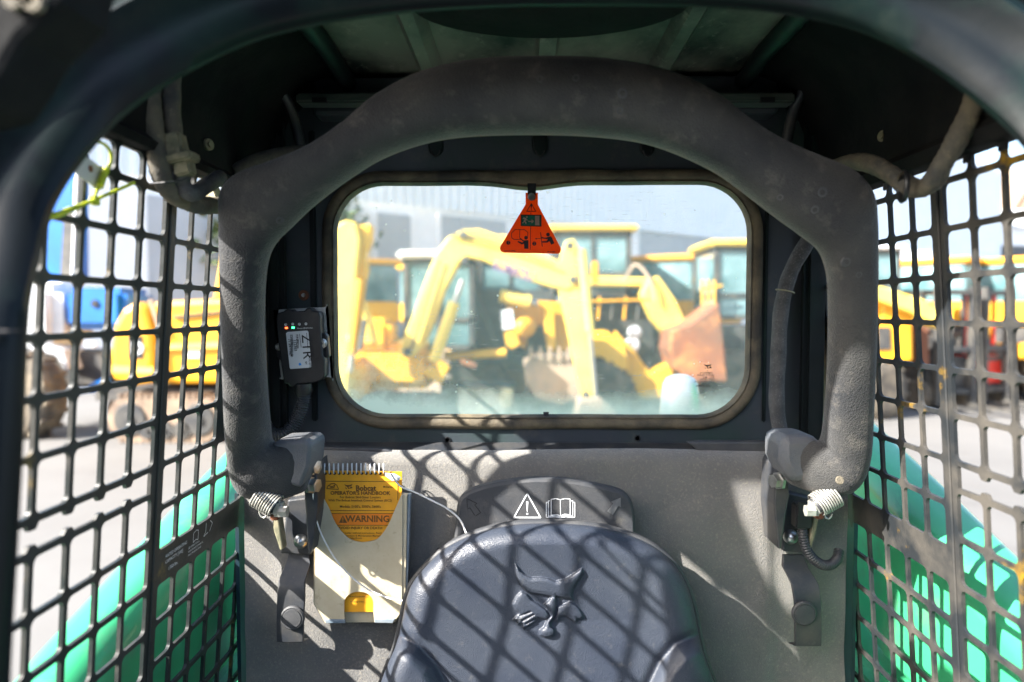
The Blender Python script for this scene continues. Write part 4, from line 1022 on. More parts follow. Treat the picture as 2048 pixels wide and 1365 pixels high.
poly_obj([zo(disc(615, 990, 32)), zo([(570, 1035), (655, 1030), (655, 1180), (585, 1178), (578, 1090), (545, 1105), (470, 1065), (480, 1045), (545, 1070), (575, 1060), (500, 1005), (515, 988)]),
          zo(disc(990, 935, 32)), zo([(935, 990), (1035, 965), (1055, 985), (1098, 1085), (1045, 1108), (1015, 1050), (975, 1075), (890, 1072), (888, 1050), (965, 1045), (985, 1015), (880, 1000), (880, 975)]),
          zo(disc(312, 1075, 34)), zo(disc(755, 1090, 34)), zo([(855, 895), (868, 900), (898, 1140), (886, 1140)]), zo([(760, 1006), (800, 994), (800, 1001), (865, 997), (865, 1006), (800, 1008), (800, 1018)])], y1_, 'ink', tp, 'pictogram')
text('1', .006, at(*zo([(300, 1094)])[0], y1_ - .0004), 'orange', tp); text('2', .006, at(*zo([(740, 1109)])[0], y1_ - .0004), 'orange', tp)
text('6563182 (ENG)', .0028, at(*zo([(245, 1222)])[0], y1_), 'ink', tp, bold=.02); text('EPI74/4784', .0028, at(*zo([(975, 1240)])[0], y1_), 'ink', tp, bold=.02)

# ------------------------------------------------------------------ harnesses, hoses, ties
hr = thing('right_wiring_sleeve' if False else 'wiring_sleeve', 'black braided wiring sleeve running down the rear pillar on the right', 'wiring sleeve', at(1560, 880, 1.09))
MB().tube(cr([at(*p) for p in ((1660, 330, 1.05), (1648, 400, 1.06), (1622, 470, 1.07), (1588, 530, 1.08), (1570, 580, 1.085), (1560, 640, 1.09), (1556, 720, 1.09), (1553, 800, 1.09), (1560, 860, 1.085), (1578, 900, 1.07))], 8),
          [.0118 + .0004 * math.sin(i * .7) for i in range(73)], 14).build('sleeve', 'hose_dk', hr, smooth=180)
c = at(1570, 583, 1.085); MB().tube([(c.x + .0135 * math.cos(t * .55), c.y + .0135 * math.sin(t * .55), c.z - .003 * math.cos(t * .55)) for t in range(13)], .0012, 6).build('cable_tie', 'connector', hr, smooth=60)
hr2 = thing('wiring_harness', 'dusty taped wiring harness drooping over the right side screen', 'wiring harness', ats(1840, 380, 1, .03))
path = [(1975, 100, .715), (1958, 165, .718), (1938, 230, .722), (1908, 290, .735), (1884, 330, .75), (1868, 360, .765), (1842, 378, .785), (1812, 370, .80), (1780, 348, .83), (1740, 328, .86), (1700, 325, .90), (1660, 340, .95)]
P = cr([at(*p) for p in path], 8)
MB().tube(P, [.0108 + .0006 * math.sin(i * .37) + .0004 * math.sin(i * 2.3) for i in range(len(P))], 14).build('sleeve', 'hose', hr2, smooth=180)
c = at(1806, 374, .785); MB().tube([(c.x + .004 * math.cos(t * .55), c.y + .016 * math.cos(t * .55), c.z + .016 * math.sin(t * .55)) for t in range(13)], .003, 6).build('tape_wrap', 'black', hr2, smooth=60)
hr3 = thing('wiring_harness', 'pair of dusty wiring sleeves with a plug hanging by the left side screen', 'wiring harness', ats(380, 410, -1, .03))
P = cr([at(*p) for p in ((300, 120, .77), (302, 200, .765), (308, 270, .76), (318, 330, .765), (332, 372, .775), (362, 398, .80), (400, 410, .83), (440, 412, .88))], 9)
MB().tube(P, [.0112 + .0005 * math.sin(i * .5) + .0004 * math.sin(i * 2.2) for i in range(len(P))], 14).build('sleeve', 'hose', hr3, smooth=180)
P = cr([at(*p) for p in ((350, 110, .79), (344, 180, .785), (345, 240, .78), (352, 290, .78))], 8)
MB().tube(P, [.0095 + .0004 * math.sin(i * .8) for i in range(len(P))], 12).build('sleeve', 'hose', hr3, smooth=180)
P = cr([at(*p) for p in ((364, 345, .78), (366, 372, .785), (385, 388, .79), (412, 372, .83), (440, 355, .88))], 8)
MB().tube(P, .0095, 12).build('sleeve', 'hose_dk', hr3, smooth=180)
mb = MB(); rot = Matrix.Rotation(R(-12), 3, 'Y')
mb.box(at(352, 295, .775), (.022, .020, .030), rot, bev=.003); mb.box(at(366, 318, .773), (.030, .024, .010), rot, bev=.002)
plug = mb.build('plug', 'connector', hr3)
MB().box(at(369, 335, .775), (.019, .018, .020), rot, bev=.002).build('plug_latch', 'connector', plug)
MB().tube([at(*p) for p in ((300, 368, .755), (330, 366, .755), (360, 362, .765), (375, 358, .77))], .0012, 6).build('cable_tie', 'black', hr3)
mb = MB(); c = at(431, 398, .90)
rot = Matrix.Rotation(R(-18), 3, 'Y')
mb.box(c, (.013, .02, .036), rot, bev=.002)
for k_ in range(4): mb.box(c + rot @ Vector((-.008, 0, -.013 + .0085 * k_)), (.006, .02, .0045), rot)
mb.build('comb_clip', 'ivory', hr3)
MB().box(at(425, 362, .90), (.012, .014, .012), rot, bev=.002).build('clip_bolt', 'steel', hr3)
# bark coloured insulation tuck behind the bar
MB().tube(cr([at(*p) for p in ((470, 350, .98), (520, 325, 1.0), (580, 312, 1.02), (640, 310, 1.04))], 5), .014, 12).build('insulation_roll', 'hose', loader, smooth=180)
# right bracket plug and conduit
pl = thing('seat_bar_sensor_cable', 'short corrugated sensor cable with black plug below the right bar pivot', 'cable', at(1640, 1130, 1.03))
mb = MB(); mb.box(at(1603, 1030, 1.015), (.024, .02, .036), bev=.002); mb.box(at(1603, 1018, 1.0045), (.010, .003, .020)); mb.build('plug', 'black', pl)
corr([at(*p) for p in ((1604, 1050, 1.018), (1607, 1080, 1.018), (1618, 1108, 1.02), (1640, 1128, 1.025), (1660, 1130, 1.035), (1674, 1118, 1.05), (1678, 1100, 1.06))], .0070, .0042, 'conduit', 'conduit', pl)
# lime tie with paper tag on the left screen
lt_ = thing('paper_tag', 'torn grey paper tag on a lime green cable tie at the left side screen', 'tag', ats(180, 380, -1, .012))
def sp_(px, py, off=.014): return ats(px, py, -1, off)
MB().tube(cr([sp_(88, 437, .02), sp_(120, 428, .02), sp_(160, 412), sp_(190, 400), sp_(225, 385), sp_(268, 366)], 5), [.0030 if i < 10 else .0018 for i in range(26)], 8).build('tie_strap', 'lime', lt_, smooth=60)
MB().tube(cr([sp_(186, 402), sp_(192, 385), sp_(200, 372), sp_(216, 340), sp_(222, 310), sp_(210, 290), sp_(188, 282)], 5), .0016, 8).build('tie_loop', 'lime', lt_, smooth=60)
MB().box(sp_(190, 402), (.006, .009, .009), bev=.001).build('tie_head', 'lime', lt_)
MB().tube([sp_(200, 372, .016), sp_(213, 338, .016)], .0032, 8).build('tie_tail', 'lime', lt_, smooth=60)
mb = MB(); mb.prism([sp_(148, 322, .010), sp_(172, 312, .010), sp_(216, 345, .010), sp_(208, 378, .010), sp_(196, 382, .010), sp_(150, 345, .010)], (-.0006, 0, 0)); tg2 = mb.build('tag_sheet', 'paper', lt_)
MB().lathe(sp_(182, 338, .0105), (1, 0, 0), [(0, .0035), (.0004, .003), (.0004, 0)], 10).build('smudge', 'rust', tg2)
# ------------------------------------------------------------------ buildings
WD = Vector((.784, .621, 0)); WN = Vector((.621, -.784, 0)); WO = Vector((0, 22, 0))
def wp(s, z, off=0): return WO + WD * s + WN * off + Vector((0, 0, z))
def wall_s(px, py=500):      # parameter along the wall seen at px
    d = ray(px, py); return (-WO.dot(WN)) / 1 if False else ((CAM + d * ((WO - CAM).dot(WN) / d.dot(WN))) - WO).dot(WD)
def wall_z(px, py):
    d = ray(px, py); return (CAM + d * ((WO - CAM).dot(WN) / d.dot(WN))).z
wh = thing('warehouse', 'long white warehouse with blue grey cladding and roller shutters behind the machines', 'warehouse', wp(0, 0))
s0, s1 = wall_s(120), 42
ze = 4.85
mb = MB(); mb.prism([wp(s0, 0), wp(s1, 0), wp(s1, ze), wp(s0, ze)], -WN * 6); mb.build('wall', 'wall', wh)
mb = MB(); st = .30; k_ = s0
pr = []
while k_ < s1:
    pr += [(k_, .12), (k_ + .12, .12), (k_ + .16, .17), (k_ + .26, .17)]; k_ += st
pr.append((s1, .12))
vs = [wp(a, ze - .1, b) for a, b in pr] + [wp(a, 11.5, b) for a, b in pr]; n_ = len(pr)
mb.add(vs, [(i, i + 1, i + 1 + n_, i + n_) for i in range(n_ - 1)]); mb.add([wp(s0, 11.5, .12), wp(s1, 11.5, .12), wp(s1, 11.5, -6), wp(s0, 11.5, -6)], [(0, 1, 2, 3)])
mb.build('cladding', 'clad', wh)
def shutter(a, b, zt_, m='shut', z0_=0, name='roller_shutter'):
    mb = MB(); z = z0_
    while z < zt_:
        mb.prism([wp(a, z, .03), wp(b, z, .03), wp(b, z + .085, .03), wp(a, z + .085, .03)], WN * .035); z += .1
    mb.prism([wp(a, z0_, .012), wp(b, z0_, .012), wp(b, zt_, .012), wp(a, zt_, .012)], WN * .02)
    o = mb.build(name, m, wh)
    mb = MB()
    for u in (a - .12, b): mb.prism([wp(u, z0_, .01), wp(u + .12, z0_, .01), wp(u + .12, zt_ + .1, .01), wp(u, zt_ + .1, .01)], WN * .07)
    mb.build('frame', 'wall', o)
for a, b, zt_ in ((295, 452, wall_z(370, 402)), (752, 820, wall_z(786, 433)), (880, 1010, wall_z(945, 442)), (1275, 1420, wall_z(1350, 466))):
    shutter(wall_s(a), wall_s(b), zt_)
# right hand far buildings
fb = thing('far_workshop', 'low white workshop far behind the row of yellow machines at right', 'workshop', (38, 52, 0))
a0, a1 = at(1700, 600, 48), at(2600, 600, 58)
mb = MB(); zt2 = at(1900, 452, 50).z
mb.prism([(a0.x, 48, 0), (a1.x, 58, 0), (a1.x, 58, zt2), (a0.x, 48, zt2)], (0, 9, 0)); mb.build('wall', 'wall', fb)
mb = MB(); mb.prism([(a0.x - .5, 47.5, zt2), (a1.x, 57.5, zt2), (a1.x, 60, zt2 + 1.8), (a0.x, 51, zt2 + 1.8)], (0, 4, 0)); mb.build('roof', 'wroof', fb)
for xa in (1840, 1960, 2020, 2120):
    p = at(xa, 520, 47.8 + (xa - 1700) * .0111); MB().box((p.x + 1.2, p.y, p.z + .2), (2.6, .3, 1.6)).build('window', 'dark_open', fb)
hg = thing('arched_hall', 'tall arched hall with a thin red rib at the far right', 'hall', (60, 70, 0))
cx_, cy_ = at(2230, 600, 70).x, 70
rr_ = cx_ - at(1975, 600, 70).x
secs = []
for y_ in (70, 95):
    secs.append([Vector((cx_ + rr_ * math.cos(t), y_, 2 + 1.35 * rr_ * math.sin(t))) for t in [math.pi * (1 - k / 24) for k in range(25)]])
mb = MB(); nn_ = 25
mb.add(secs[0] + secs[1], [(i, i + 1, i + 1 + nn_, i + nn_) for i in range(nn_ - 1)] + [tuple(range(nn_))]); mb.build('shell', 'roof' if False else 'tan', hg)
MB().tube([Vector((cx_ + rr_ * 1.02 * math.cos(t), 69.3, 2 + 1.38 * rr_ * math.sin(t))) for t in [math.pi * (1 - k / 24) for k in range(25)]], .16, 6).build('rib', 'red', hg)
# tree beyond the warehouse corner
def tree(loc, h, rad, label, seed):
    rnd = random.Random(seed); t = thing('tree', label, 'tree', loc)
    L0 = Vector(loc); mb = MB(); mb.tube([L0, L0 + Vector((.1, 0, h * .35)), L0 + Vector((0, .1, h * .7))], [h * .03, h * .022, h * .008], 8)
    tips = []
    for k in range(9):
        a = rnd.uniform(0, 6.28); b = L0 + Vector((0, 0, h * rnd.uniform(.3, .6))); e = b + Vector((math.cos(a) * rad * .7, math.sin(a) * rad * .7, h * rnd.uniform(.12, .3)))
        mb.tube([b, b.lerp(e, .5) + Vector((0, 0, .1)), e], [h * .012, h * .008, h * .003], 6); tips.append(e)
    mb.build('trunk', 'bark', t, smooth=60)
    mb = MB(); tips.append(L0 + Vector((0, 0, h * .85)))
    for k in range(3200):
        c = rnd.choice(tips) + Vector((rnd.gauss(0, 1), rnd.gauss(0, 1), rnd.gauss(0, .8))) * rad * .26
        u = Vector((rnd.uniform(-1, 1), rnd.uniform(-1, 1), rnd.uniform(-1, 1))).normalized(); v = u.orthogonal().normalized(); s_ = rnd.uniform(.06, .13)
        mb.add([c - u * s_ - v * s_ * .5, c + u * s_ - v * s_ * .5, c + u * s_ + v * s_ * .5, c - u * s_ + v * s_ * .5], [(0, 1, 2, 3)])
    mb.build('crown', 'leaf', t)
p = at(655, 600, 18); tree((p.x - 1.0, 14.6 if False else 17.2, 0), 5.4, 1.7, 'green tree in front of the white warehouse near the window edge', 3)

# ------------------------------------------------------------------ machines in the yard
def wheel(parent, c, r, wd, axis, m='yellow', local=False, n=28):
    ax = Vector(axis).normalized(); c = Vector(c)
    mb = MB(); mb.lathe(c - ax * wd / 2, ax, [(0, r * .55), (0, r * .82), (wd * .12, r * .96), (wd * .25, r), (wd * .75, r), (wd * .88, r * .96), (wd, r * .82), (wd, r * .55)], n)
    a = ax.orthogonal().normalized(); b = ax.cross(a)
    for k in range(n):
        q = 2 * math.pi * k / n; d = a * math.cos(q) + b * math.sin(q); t = ax.cross(d)
        rot = Matrix((ax, t, d)).transposed()
        mb.box(c + d * r * 1.0 + ax * wd * .2 * (1 if k % 2 else -1), (wd * .5, r * .10, r * .07), rot)
    w_ = mb.build('wheel', 'tyre', parent, smooth=50, local=local)
    mb = MB(); mb.lathe(c - ax * wd * .42, ax, [(0, r * .56), (.01, r * .5), (wd * .15, r * .42), (wd * .15, r * .2), (wd * .05, r * .16), (wd * .05, 0)], 20)
    mb.lathe(c + ax * wd * .42, -ax, [(0, r * .56), (.01, r * .5), (wd * .15, r * .42), (wd * .15, r * .2), (wd * .05, r * .16), (wd * .05, 0)], 20)
    mb.build('rim', m, w_, smooth=40, local=local); return w_
def cyl(parent, p0, p1, r0, m='yellow_deep', frac=.55):
    p0, p1 = Vector(p0), Vector(p1); q = p0.lerp(p1, frac)
    o = MB().tube([p0, q], r0, 14).build('hydraulic_cylinder', m, parent, smooth=60)
    MB().tube([q, p1], r0 * .45, 10).build('piston_rod', 'steel', o, smooth=60); return o
def cab(parent, px0, px1, py0, py1, y, dep, roofm='wroof', lean=0, fm='mdark', over=12):
    a, b = at(px0, py0, y), at(px1, py1, y); w_ = b.x - a.x; h_ = a.z - b.z; cx = (a.x + b.x) / 2; cz = (a.z + b.z) / 2; t = max(.05, w_ * .07)
    mb = MB()
    for x in (a.x + t / 2, b.x - t / 2, cx):
        for yy in (y + t / 2, y + dep - t / 2):
            if x == cx and yy > y + t: continue
            mb.box((x, yy, cz), (t if x != cx else t * .6, t, h_))
    for z in (a.z - t / 2, b.z + t / 2, b.z + h_ * .33):
        mb.box((cx, y + t * .4, z), (w_, t * .7, t)); mb.box((a.x + t / 2, y + dep / 2, z), (t * .9, dep, t * .9)); mb.box((b.x - t / 2, y + dep / 2, z), (t * .9, dep, t * .9))
    f = mb.build('cab', fm, parent)
    for x0_, x1_ in ((a.x + t, cx - t * .3), (cx + t * .3, b.x - t)):
        for z0_, z1_ in ((b.z + t, b.z + h_ * .33 - t / 2), (b.z + h_ * .33 + t / 2, a.z - t)):
            MB().box(((x0_ + x1_) / 2, y + t * .5, (z0_ + z1_) / 2), (x1_ - x0_, .012, z1_ - z0_)).build('cab_window', 'mglass', f)
    for x in (a.x + t / 2, b.x - t / 2): MB().box((x, y + dep / 2, cz), (.012, dep - 2 * t, h_ - 2 * t)).build('side_window', 'mglass', f)
    MB().box((cx, y + dep / 2, cz - h_ * .3), (w_ * .4, dep * .3, h_ * .35), bev=.05).build('operator_chair', 'mdark', f)
    o_ = over / 1365 * y
    MB().box((cx, y + dep / 2, a.z + h_ * .04), (w_ + 2 * o_, dep + .2, h_ * .09), bev=.04).build('cab_roof', roofm, f); return f
def track(parent, px0, px1, py0, y, wd, m='trk', zb=0):
    a, b = at(px0, py0, y), at(px1, py0, y); h_ = a.z - zb; r_ = h_ / 2; c = zb + r_
    pts = []
    for cx, s_ in ((b.x - r_, 1), (a.x + r_, -1)):
        for k in range(9):
            q = -math.pi / 2 + math.pi * k / 8; pts.append((cx + s_ * r_ * math.cos(q), y, c + s_ * r_ * math.sin(q)))
    mb = MB(); mb.prism(pts, (0, wd, 0)); L_ = b.x - a.x
    for k in range(int(L_ / .12)):
        for z_ in (zb + .012, zb + h_ - .0): mb.box((a.x + r_ * .6 + k * .12 * (L_ - r_ * 1.2) / L_ , y + wd / 2, z_), (.04, wd + .04, .05))
    o = mb.build('track', m, parent, bevel=.01)
    for k in range(5):
        x = a.x + r_ + (L_ - 2 * r_) * k / 4; rr = r_ * (.72 if k in (0, 4) else .4)
        MB().lathe((x, y + .002, c if k in (0, 4) else zb + r_ * .55), (0, -1, 0), [(0, rr), (.03, rr * .9), (.03, rr * .3), (.06, rr * .25), (.06, 0)], 16).build('roller', 'mdark', o)
    return o

for wx in (CX - .72, CX + .72):
    for wy in (.25, 1.65): wheel(loader, (wx, wy, .41), .41, .26, (1, 0, 0), 'white')

# A: mini excavator right behind, its boom across the window
A = thing('mini_excavator', 'pale yellow mini excavator with white roofed cab and folded boom arching across the window', 'excavator', at(880, 760, 9.6).xy.to_3d())
A.location.z = 0
yA = 9.0
boom = [(796, 702), (822, 640), (848, 565), (872, 505), (895, 475), (925, 460), (960, 458), (1000, 472), (1060, 498), (1125, 525), (1158, 545), (1156, 570), (1135, 582), (1100, 574), (1030, 552), (968, 522), (935, 515), (918, 528), (890, 580), (865, 650), (842, 700), (825, 716), (806, 716)]
bo = plate('boom', boom, yA, .24, 'yellow_pale', A, bevel=.03)
text('KOMATSU', .19, at(984, 538, yA - .02), 'inkpurple' if 'inkpurple' in MT else 'ink', bo, right=(at(1070, 566, yA) - at(985, 538, yA)).normalized(), up=(at(985, 500, yA) - at(973, 538, yA)).normalized(), name='lettering', bold=.03, sx=.62)
plate('arm', [(1122, 510), (1132, 482), (1148, 478), (1160, 500), (1172, 560), (1180, 650), (1192, 760), (1190, 800), (1166, 806), (1155, 760), (1135, 660), (1115, 570)], yA + .03, .18, 'yellow_pale', A, bevel=.02)
cyl(A, at(868, 722, yA - .12), at(925, 560, yA - .12), .075, 'yellow_pale', .72)
cyl(A, at(1164, 500, yA - .10), at(1192, 795, yA - .10), .065, 'yellow_pale', .55)
cyl(A, at(1000, 478, yA + .1), at(1130, 500, yA + .1), .06, 'yellow_pale', .6)
plate('bucket', [(1160, 800), (1200, 795), (1235, 825), (1225, 860), (1170, 872), (1150, 840)], yA - .15, .5, 'tan', A, bevel=.02)
MB().box(at(790, 728, yA + .8), (1.25, 1.2, .62), bev=.12).build('body', 'yellow', A, smooth=50)
MB().box(at(745, 668, yA + .5), (.62, .7, .45), bev=.1).build('engine_hood', 'yellow', A, smooth=50)
plate('blade_arm', [(840, 745), (880, 720), (900, 735), (880, 770)], yA + .1, .2, 'yellow', A, bevel=.02)
MB().box(at(812, 692, yA + .16), (.03, .05, .06)).build('work_lamp', 'white', A)
cab(A, 806, 948, 517, 700, 9.75, 1.1, 'wroof')
track(A, 690, 905, 792, 9.15, .35, 'mdark'); track(A, 700, 900, 790, 10.4, .35, 'mdark')
# B: excavator arm at the left edge of the window
B = thing('excavator', 'pale yellow excavator arm standing upright at the left edge of the rear window', 'excavator', (at(690, 700, 8).x, 8, 0))
plate('arm', [(640, 470), (690, 440), (712, 445), (720, 480), (712, 560), (714, 620), (700, 700), (695, 860), (640, 860)], 8.0, .3, 'yellow_pale', B, bevel=.03)
plate('bucket_link', [(705, 452), (742, 448), (740, 480), (730, 505), (732, 540), (724, 570), (708, 560)], 8.1, .22, 'yellow', B, bevel=.02)
cyl(B, at(722, 560, 7.95), at(700, 745, 7.95), .07, 'yellow_deep', .8)
MB().box(at(660, 760, 8.9), (.95, 1.5, .6), bev=.1).build('body', 'yellow', B, smooth=50)
plate('warning_plate', [(694, 670), (712, 668), (712, 702), (696, 704)], 7.96, .02, 'white', B)
plate('fender', [(712, 640), (722, 600), (740, 650), (748, 690), (715, 690)], 8.6, .3, 'yellow_pale', B, bevel=.03)
MB().tube([at(720, 700, 7.9), at(730, 640, 7.9)], .03, 8).build('hose', 'mdark', B)
track(B, 560, 730, 800, 8.2, .4, 'mdark'); 
# C: wheel loader with tall cab
C_ = thing('wheel_loader', 'yellow wheel loader with tall glass cab behind the excavator arm', 'wheel loader', (at(1230, 700, 12).x, 12.5, 0))
cab(C_, 1108, 1262, 462, 592, 12.0, 1.5, 'yellow_pale', over=14)
plate('front_frame', [(1150, 590), (1300, 585), (1320, 640), (1300, 760), (1160, 760)], 12.3, 1.4, 'mdark', C_, bevel=.04)
plate('hood', [(1180, 552), (1300, 556), (1312, 574), (1180, 572)], 11.9, 1.2, 'yellow_pale', C_, bevel=.04)
plate('lift_arm', [(1282, 590), (1296, 558), (1318, 552), (1352, 600), (1392, 690), (1400, 740), (1372, 745), (1345, 690), (1305, 640)], 11.5, .35, 'yellow_pale', C_, bevel=.04)
plate('lift_arm', [(1230, 660), (1268, 700), (1300, 745), (1350, 720), (1345, 800), (1280, 800), (1240, 740)], 11.2, .3, 'yellow', C_, bevel=.04)
plate('fender', [(1168, 690), (1184, 664), (1215, 662), (1250, 690), (1258, 730), (1255, 780), (1240, 785), (1228, 740), (1205, 715), (1178, 715)], 11.0, .6, 'yellow', C_, bevel=.03)
wheel(C_, at(1200, 790, 11.2), .58, .45, (.15, 1, 0)); wheel(C_, at(1320, 780, 13.2), .58, .45, (.15, 1, 0))
MB().lathe(at(1268, 665, 11.6), (0, -1, 0), [(0, .11), (.1, .11), (.12, .09), (.12, 0)], 16).build('headlight', 'white', C_, smooth=50)
MB().lathe(at(1262, 690, 11.6), (0, -1, 0), [(0, .13), (.1, .13), (.12, .09), (.12, 0)], 16).build('headlight', 'white', C_, smooth=50)
MB().box(at(1190, 545, 11.6), (.12, .12, .38), bev=.03).build('air_filter', 'yellow_deep', C_)
MB().tube(cr([at(1250, 560, 11.6), at(1272, 530, 11.5), at(1300, 560, 11.4), at(1310, 600, 11.4)], 5), .03, 8).build('hydraulic_hose', 'tan', C_, smooth=60)
plate('bucket', [(1340, 700), (1344, 662), (1380, 650), (1438, 606), (1448, 680), (1455, 765), (1420, 762), (1385, 768), (1352, 740)], 10.6, .9, 'rustor', C_, bevel=.03)
# D: second cab at the right edge
D = thing('wheel_loader', 'second wheel loader whose yellow roofed cab shows at the right window edge', 'wheel loader', (at(1500, 700, 11.5).x, 12, 0))
cab(D, 1430, 1570, 492, 640, 11.8, 1.4, 'yellow_pale')
MB().box(at(1500, 700, 12.4), (1.6, 1.4, .9), bev=.1).build('body', 'mdark', D)
wheel(D, at(1470, 770, 11.5), .6, .45, (.1, 1, 0)); wheel(D, at(1600, 770, 11.5), .6, .45, (.1, 1, 0))
for k_ in range(3): MB().tube([at(1405 + k_ * 12, 700, 11.6), at(1405 + k_ * 12, 560, 11.6)], .02, 8).build('handrail', 'yellow', D, smooth=60)
MB().tube([at(1400, 580, 11.6), at(1445, 572, 11.6)], .02, 8).build('handrail', 'yellow', D, smooth=60)
# E: backhoe parts in the middle
E = thing('backhoe_loader', 'deep yellow backhoe frame with toothed bucket behind the folded excavator arm', 'backhoe loader', (at(1070, 700, 10.5).x, 10.8, 0))
plate('swing_frame', [(1010, 610), (1050, 600), (1130, 605), (1140, 700), (1100, 710), (1085, 650), (1060, 660), (1050, 700), (1030, 690)], 10.3, .3, 'yellow_deep', E, bevel=.03)
cyl(E, at(1000, 592, 10.1), at(1075, 608, 10.1), .10, 'yellow_pale', .8)
MB().lathe(at(1045, 655, 10.2), (.2, -1, 0), [(0, .15), (.25, .15), (.3, .1), (.3, 0)], 18).build('pivot_boss', 'yellow_deep', E, smooth=50)
plate('lower_link', [(1006, 665), (1030, 660), (1042, 690), (1024, 700), (1012, 690)], 10.0, .2, 'yellow', E, bevel=.02)
plate('notice', [(1000, 622), (1024, 618), (1030, 655), (1004, 660)], 9.98, .02, 'white', E)
MB().tube([at(888, 713, 10.0), at(1012, 706, 10.0)], .07, 12).build('stabiliser', 'yellow', E, smooth=60)
MB().tube([at(922, 722, 9.9), at(952, 734, 9.9)], .05, 12).build('stabiliser_pin', 'rustor', E, smooth=60)
bk2 = plate('bucket', [(1046, 722), (1075, 712), (1140, 712), (1170, 730), (1168, 800), (1120, 812), (1075, 800), (1052, 770)], 9.5, .7, 'tan', E, bevel=.03)
for k_ in range(6): plate('tooth', [(1056 + k_ * 19, 722), (1066 + k_ * 19, 722), (1064 + k_ * 19, 694), (1060 + k_ * 19, 692)], 9.45, .06, 'tan', bk2)
MB().box(at(1010, 660, 11.4), (1.7, 1.0, 1.3), bev=.1).build('body', 'mdark', E)
cab(E, 955, 1085, 520, 640, 11.2, 1.0, 'yellow_pale')
wheel(E, at(950, 770, 10.9), .55, .4, (.1, 1, 0)); wheel(E, at(850, 775, 12.6), .6, .4, (.1, 1, 0))
MB().box(at(990, 715, 10.6), (1.3, .5, .16), bev=.03).build('tool_tray', 'teal', E)
cr_ = thing('steel_crate', 'grey green steel crate on the ground below the backhoe', 'crate', (at(970, 800, 9.6).x, 9.7, 0))
p = at(972, 800, 9.6); MB().box((p.x, 9.8, .35), (.8, .5, .7), bev=.02).build('box', 'connector', cr_); MB().box((p.x, 9.8, .72), (.84, .54, .04), bev=.01).build('lid', 'teal', cr_)

# F: blue crane truck at far left
Fm = thing('truck_crane', 'blue and white truck crane with upright telescopic boom beyond the left screen', 'crane truck', (at(150, 700, 7.6).x, 8, 0))
yF = 9.7
plate('boom', [(70, 560), (84, 430), (118, 330), (150, 300), (152, 560)], yF + .9, .35, 'blue', Fm, bevel=.04)
MB().tube([at(150, 560, yF + .8), at(158, 330, yF + .8)], .05, 10).build('lift_cylinder', 'white', Fm, smooth=60)
plate('boom_plate', [(128, 420), (146, 420), (146, 560), (120, 560)], yF + .85, .06, 'mdark', Fm)
MB().box(at(104, 630, yF + .5), (.80, 1.0, .95), bev=.16).build('tank', 'white', Fm, smooth=60)
MB().box(at(222, 618, yF + .6), (.92, .9, .62), bev=.1).build('superstructure', 'blue', Fm, smooth=60)
MB().lathe(at(190, 608, yF + .14), (0, -1, 0), [(0, .06), (.02, .05), (.02, 0)], 14).build('port', 'ink', Fm)
MB().box(at(160, 735, yF + .7), (1.5, .8, .55), bev=.05).build('chassis', 'mdark', Fm)
MB().box(at(182, 690, yF + .2), (.16, .05, .08), bev=.01).build('lamp_unit', 'white', Fm)
plate('mudguard', [(60, 700), (84, 688), (125, 700), (140, 740), (130, 742), (112, 712), (80, 704)], yF, .5, 'white', Fm, bevel=.02)
wheel(Fm, (at(82, 770, yF).x, yF - .3, .6), .6, .45, (.3, 1, 0), 'white'); wheel(Fm, (at(-60, 770, yF).x, yF - .3, .6), .6, .45, (.3, 1, 0), 'white')
plate('step', [(178, 770), (205, 758), (208, 780), (180, 784)], yF + .1, .2, 'blue', Fm)
# G: yellow excavator beyond the left screen
G = thing('excavator', 'deep yellow crawler excavator with rounded counterweight beyond the left screen', 'excavator', (at(340, 760, 9).x, 9.6, 0))
yG = 9.0
cw = [(222, 760), (218, 700), (226, 650), (244, 618), (270, 602), (292, 612), (304, 660), (308, 720), (306, 768), (262, 772)]
cwo = plate('counterweight', cw, yG, 1.5, 'yellow_deep', G, bevel=.10)
plate('number_panel', [(256, 672), (284, 672), (286, 718), (258, 718)], yG - .012, .012, 'ink', cwo)
text('D', .22, at(263, 708, yG - .02), 'white', cwo, bold=.03)
plate('trim_band', [(224, 732), (306, 736), (306, 748), (224, 746)], yG - .02, .05, 'yellow_pale', cwo)
plate('house', [(306, 604), (445, 598), (500, 605), (505, 768), (308, 768)], yG + .15, 1.4, 'yellow_deep', G, bevel=.06)
plate('door_line', [(372, 700), (402, 700), (402, 716), (372, 716)], yG + .12, .03, 'label', G)
plate('handrail', [(296, 600), (302, 598), (322, 660), (316, 662)], yG + .05, .05, 'tan', G)
plate('top_rail', [(345, 632), (440, 622), (440, 627), (345, 637)], yG + .1, .05, 'mdark', G)
plate('walkway', [(312, 690), (440, 684), (440, 696), (312, 700)], yG + .08, .08, 'yellow_pale', G)
plate('boom', [(425, 600), (442, 500), (460, 400), (520, 330), (560, 340), (500, 430), (470, 620)], yG + .3, .35, 'yellow', G, bevel=.04)
MB().box(at(350, 782, yG + .8), (1.7, 1.0, .16)).build('turntable', 'mdark', G)
track(G, 212, 445, 792, yG, .45); track(G, 212, 445, 790, yG + 1.5, .45)

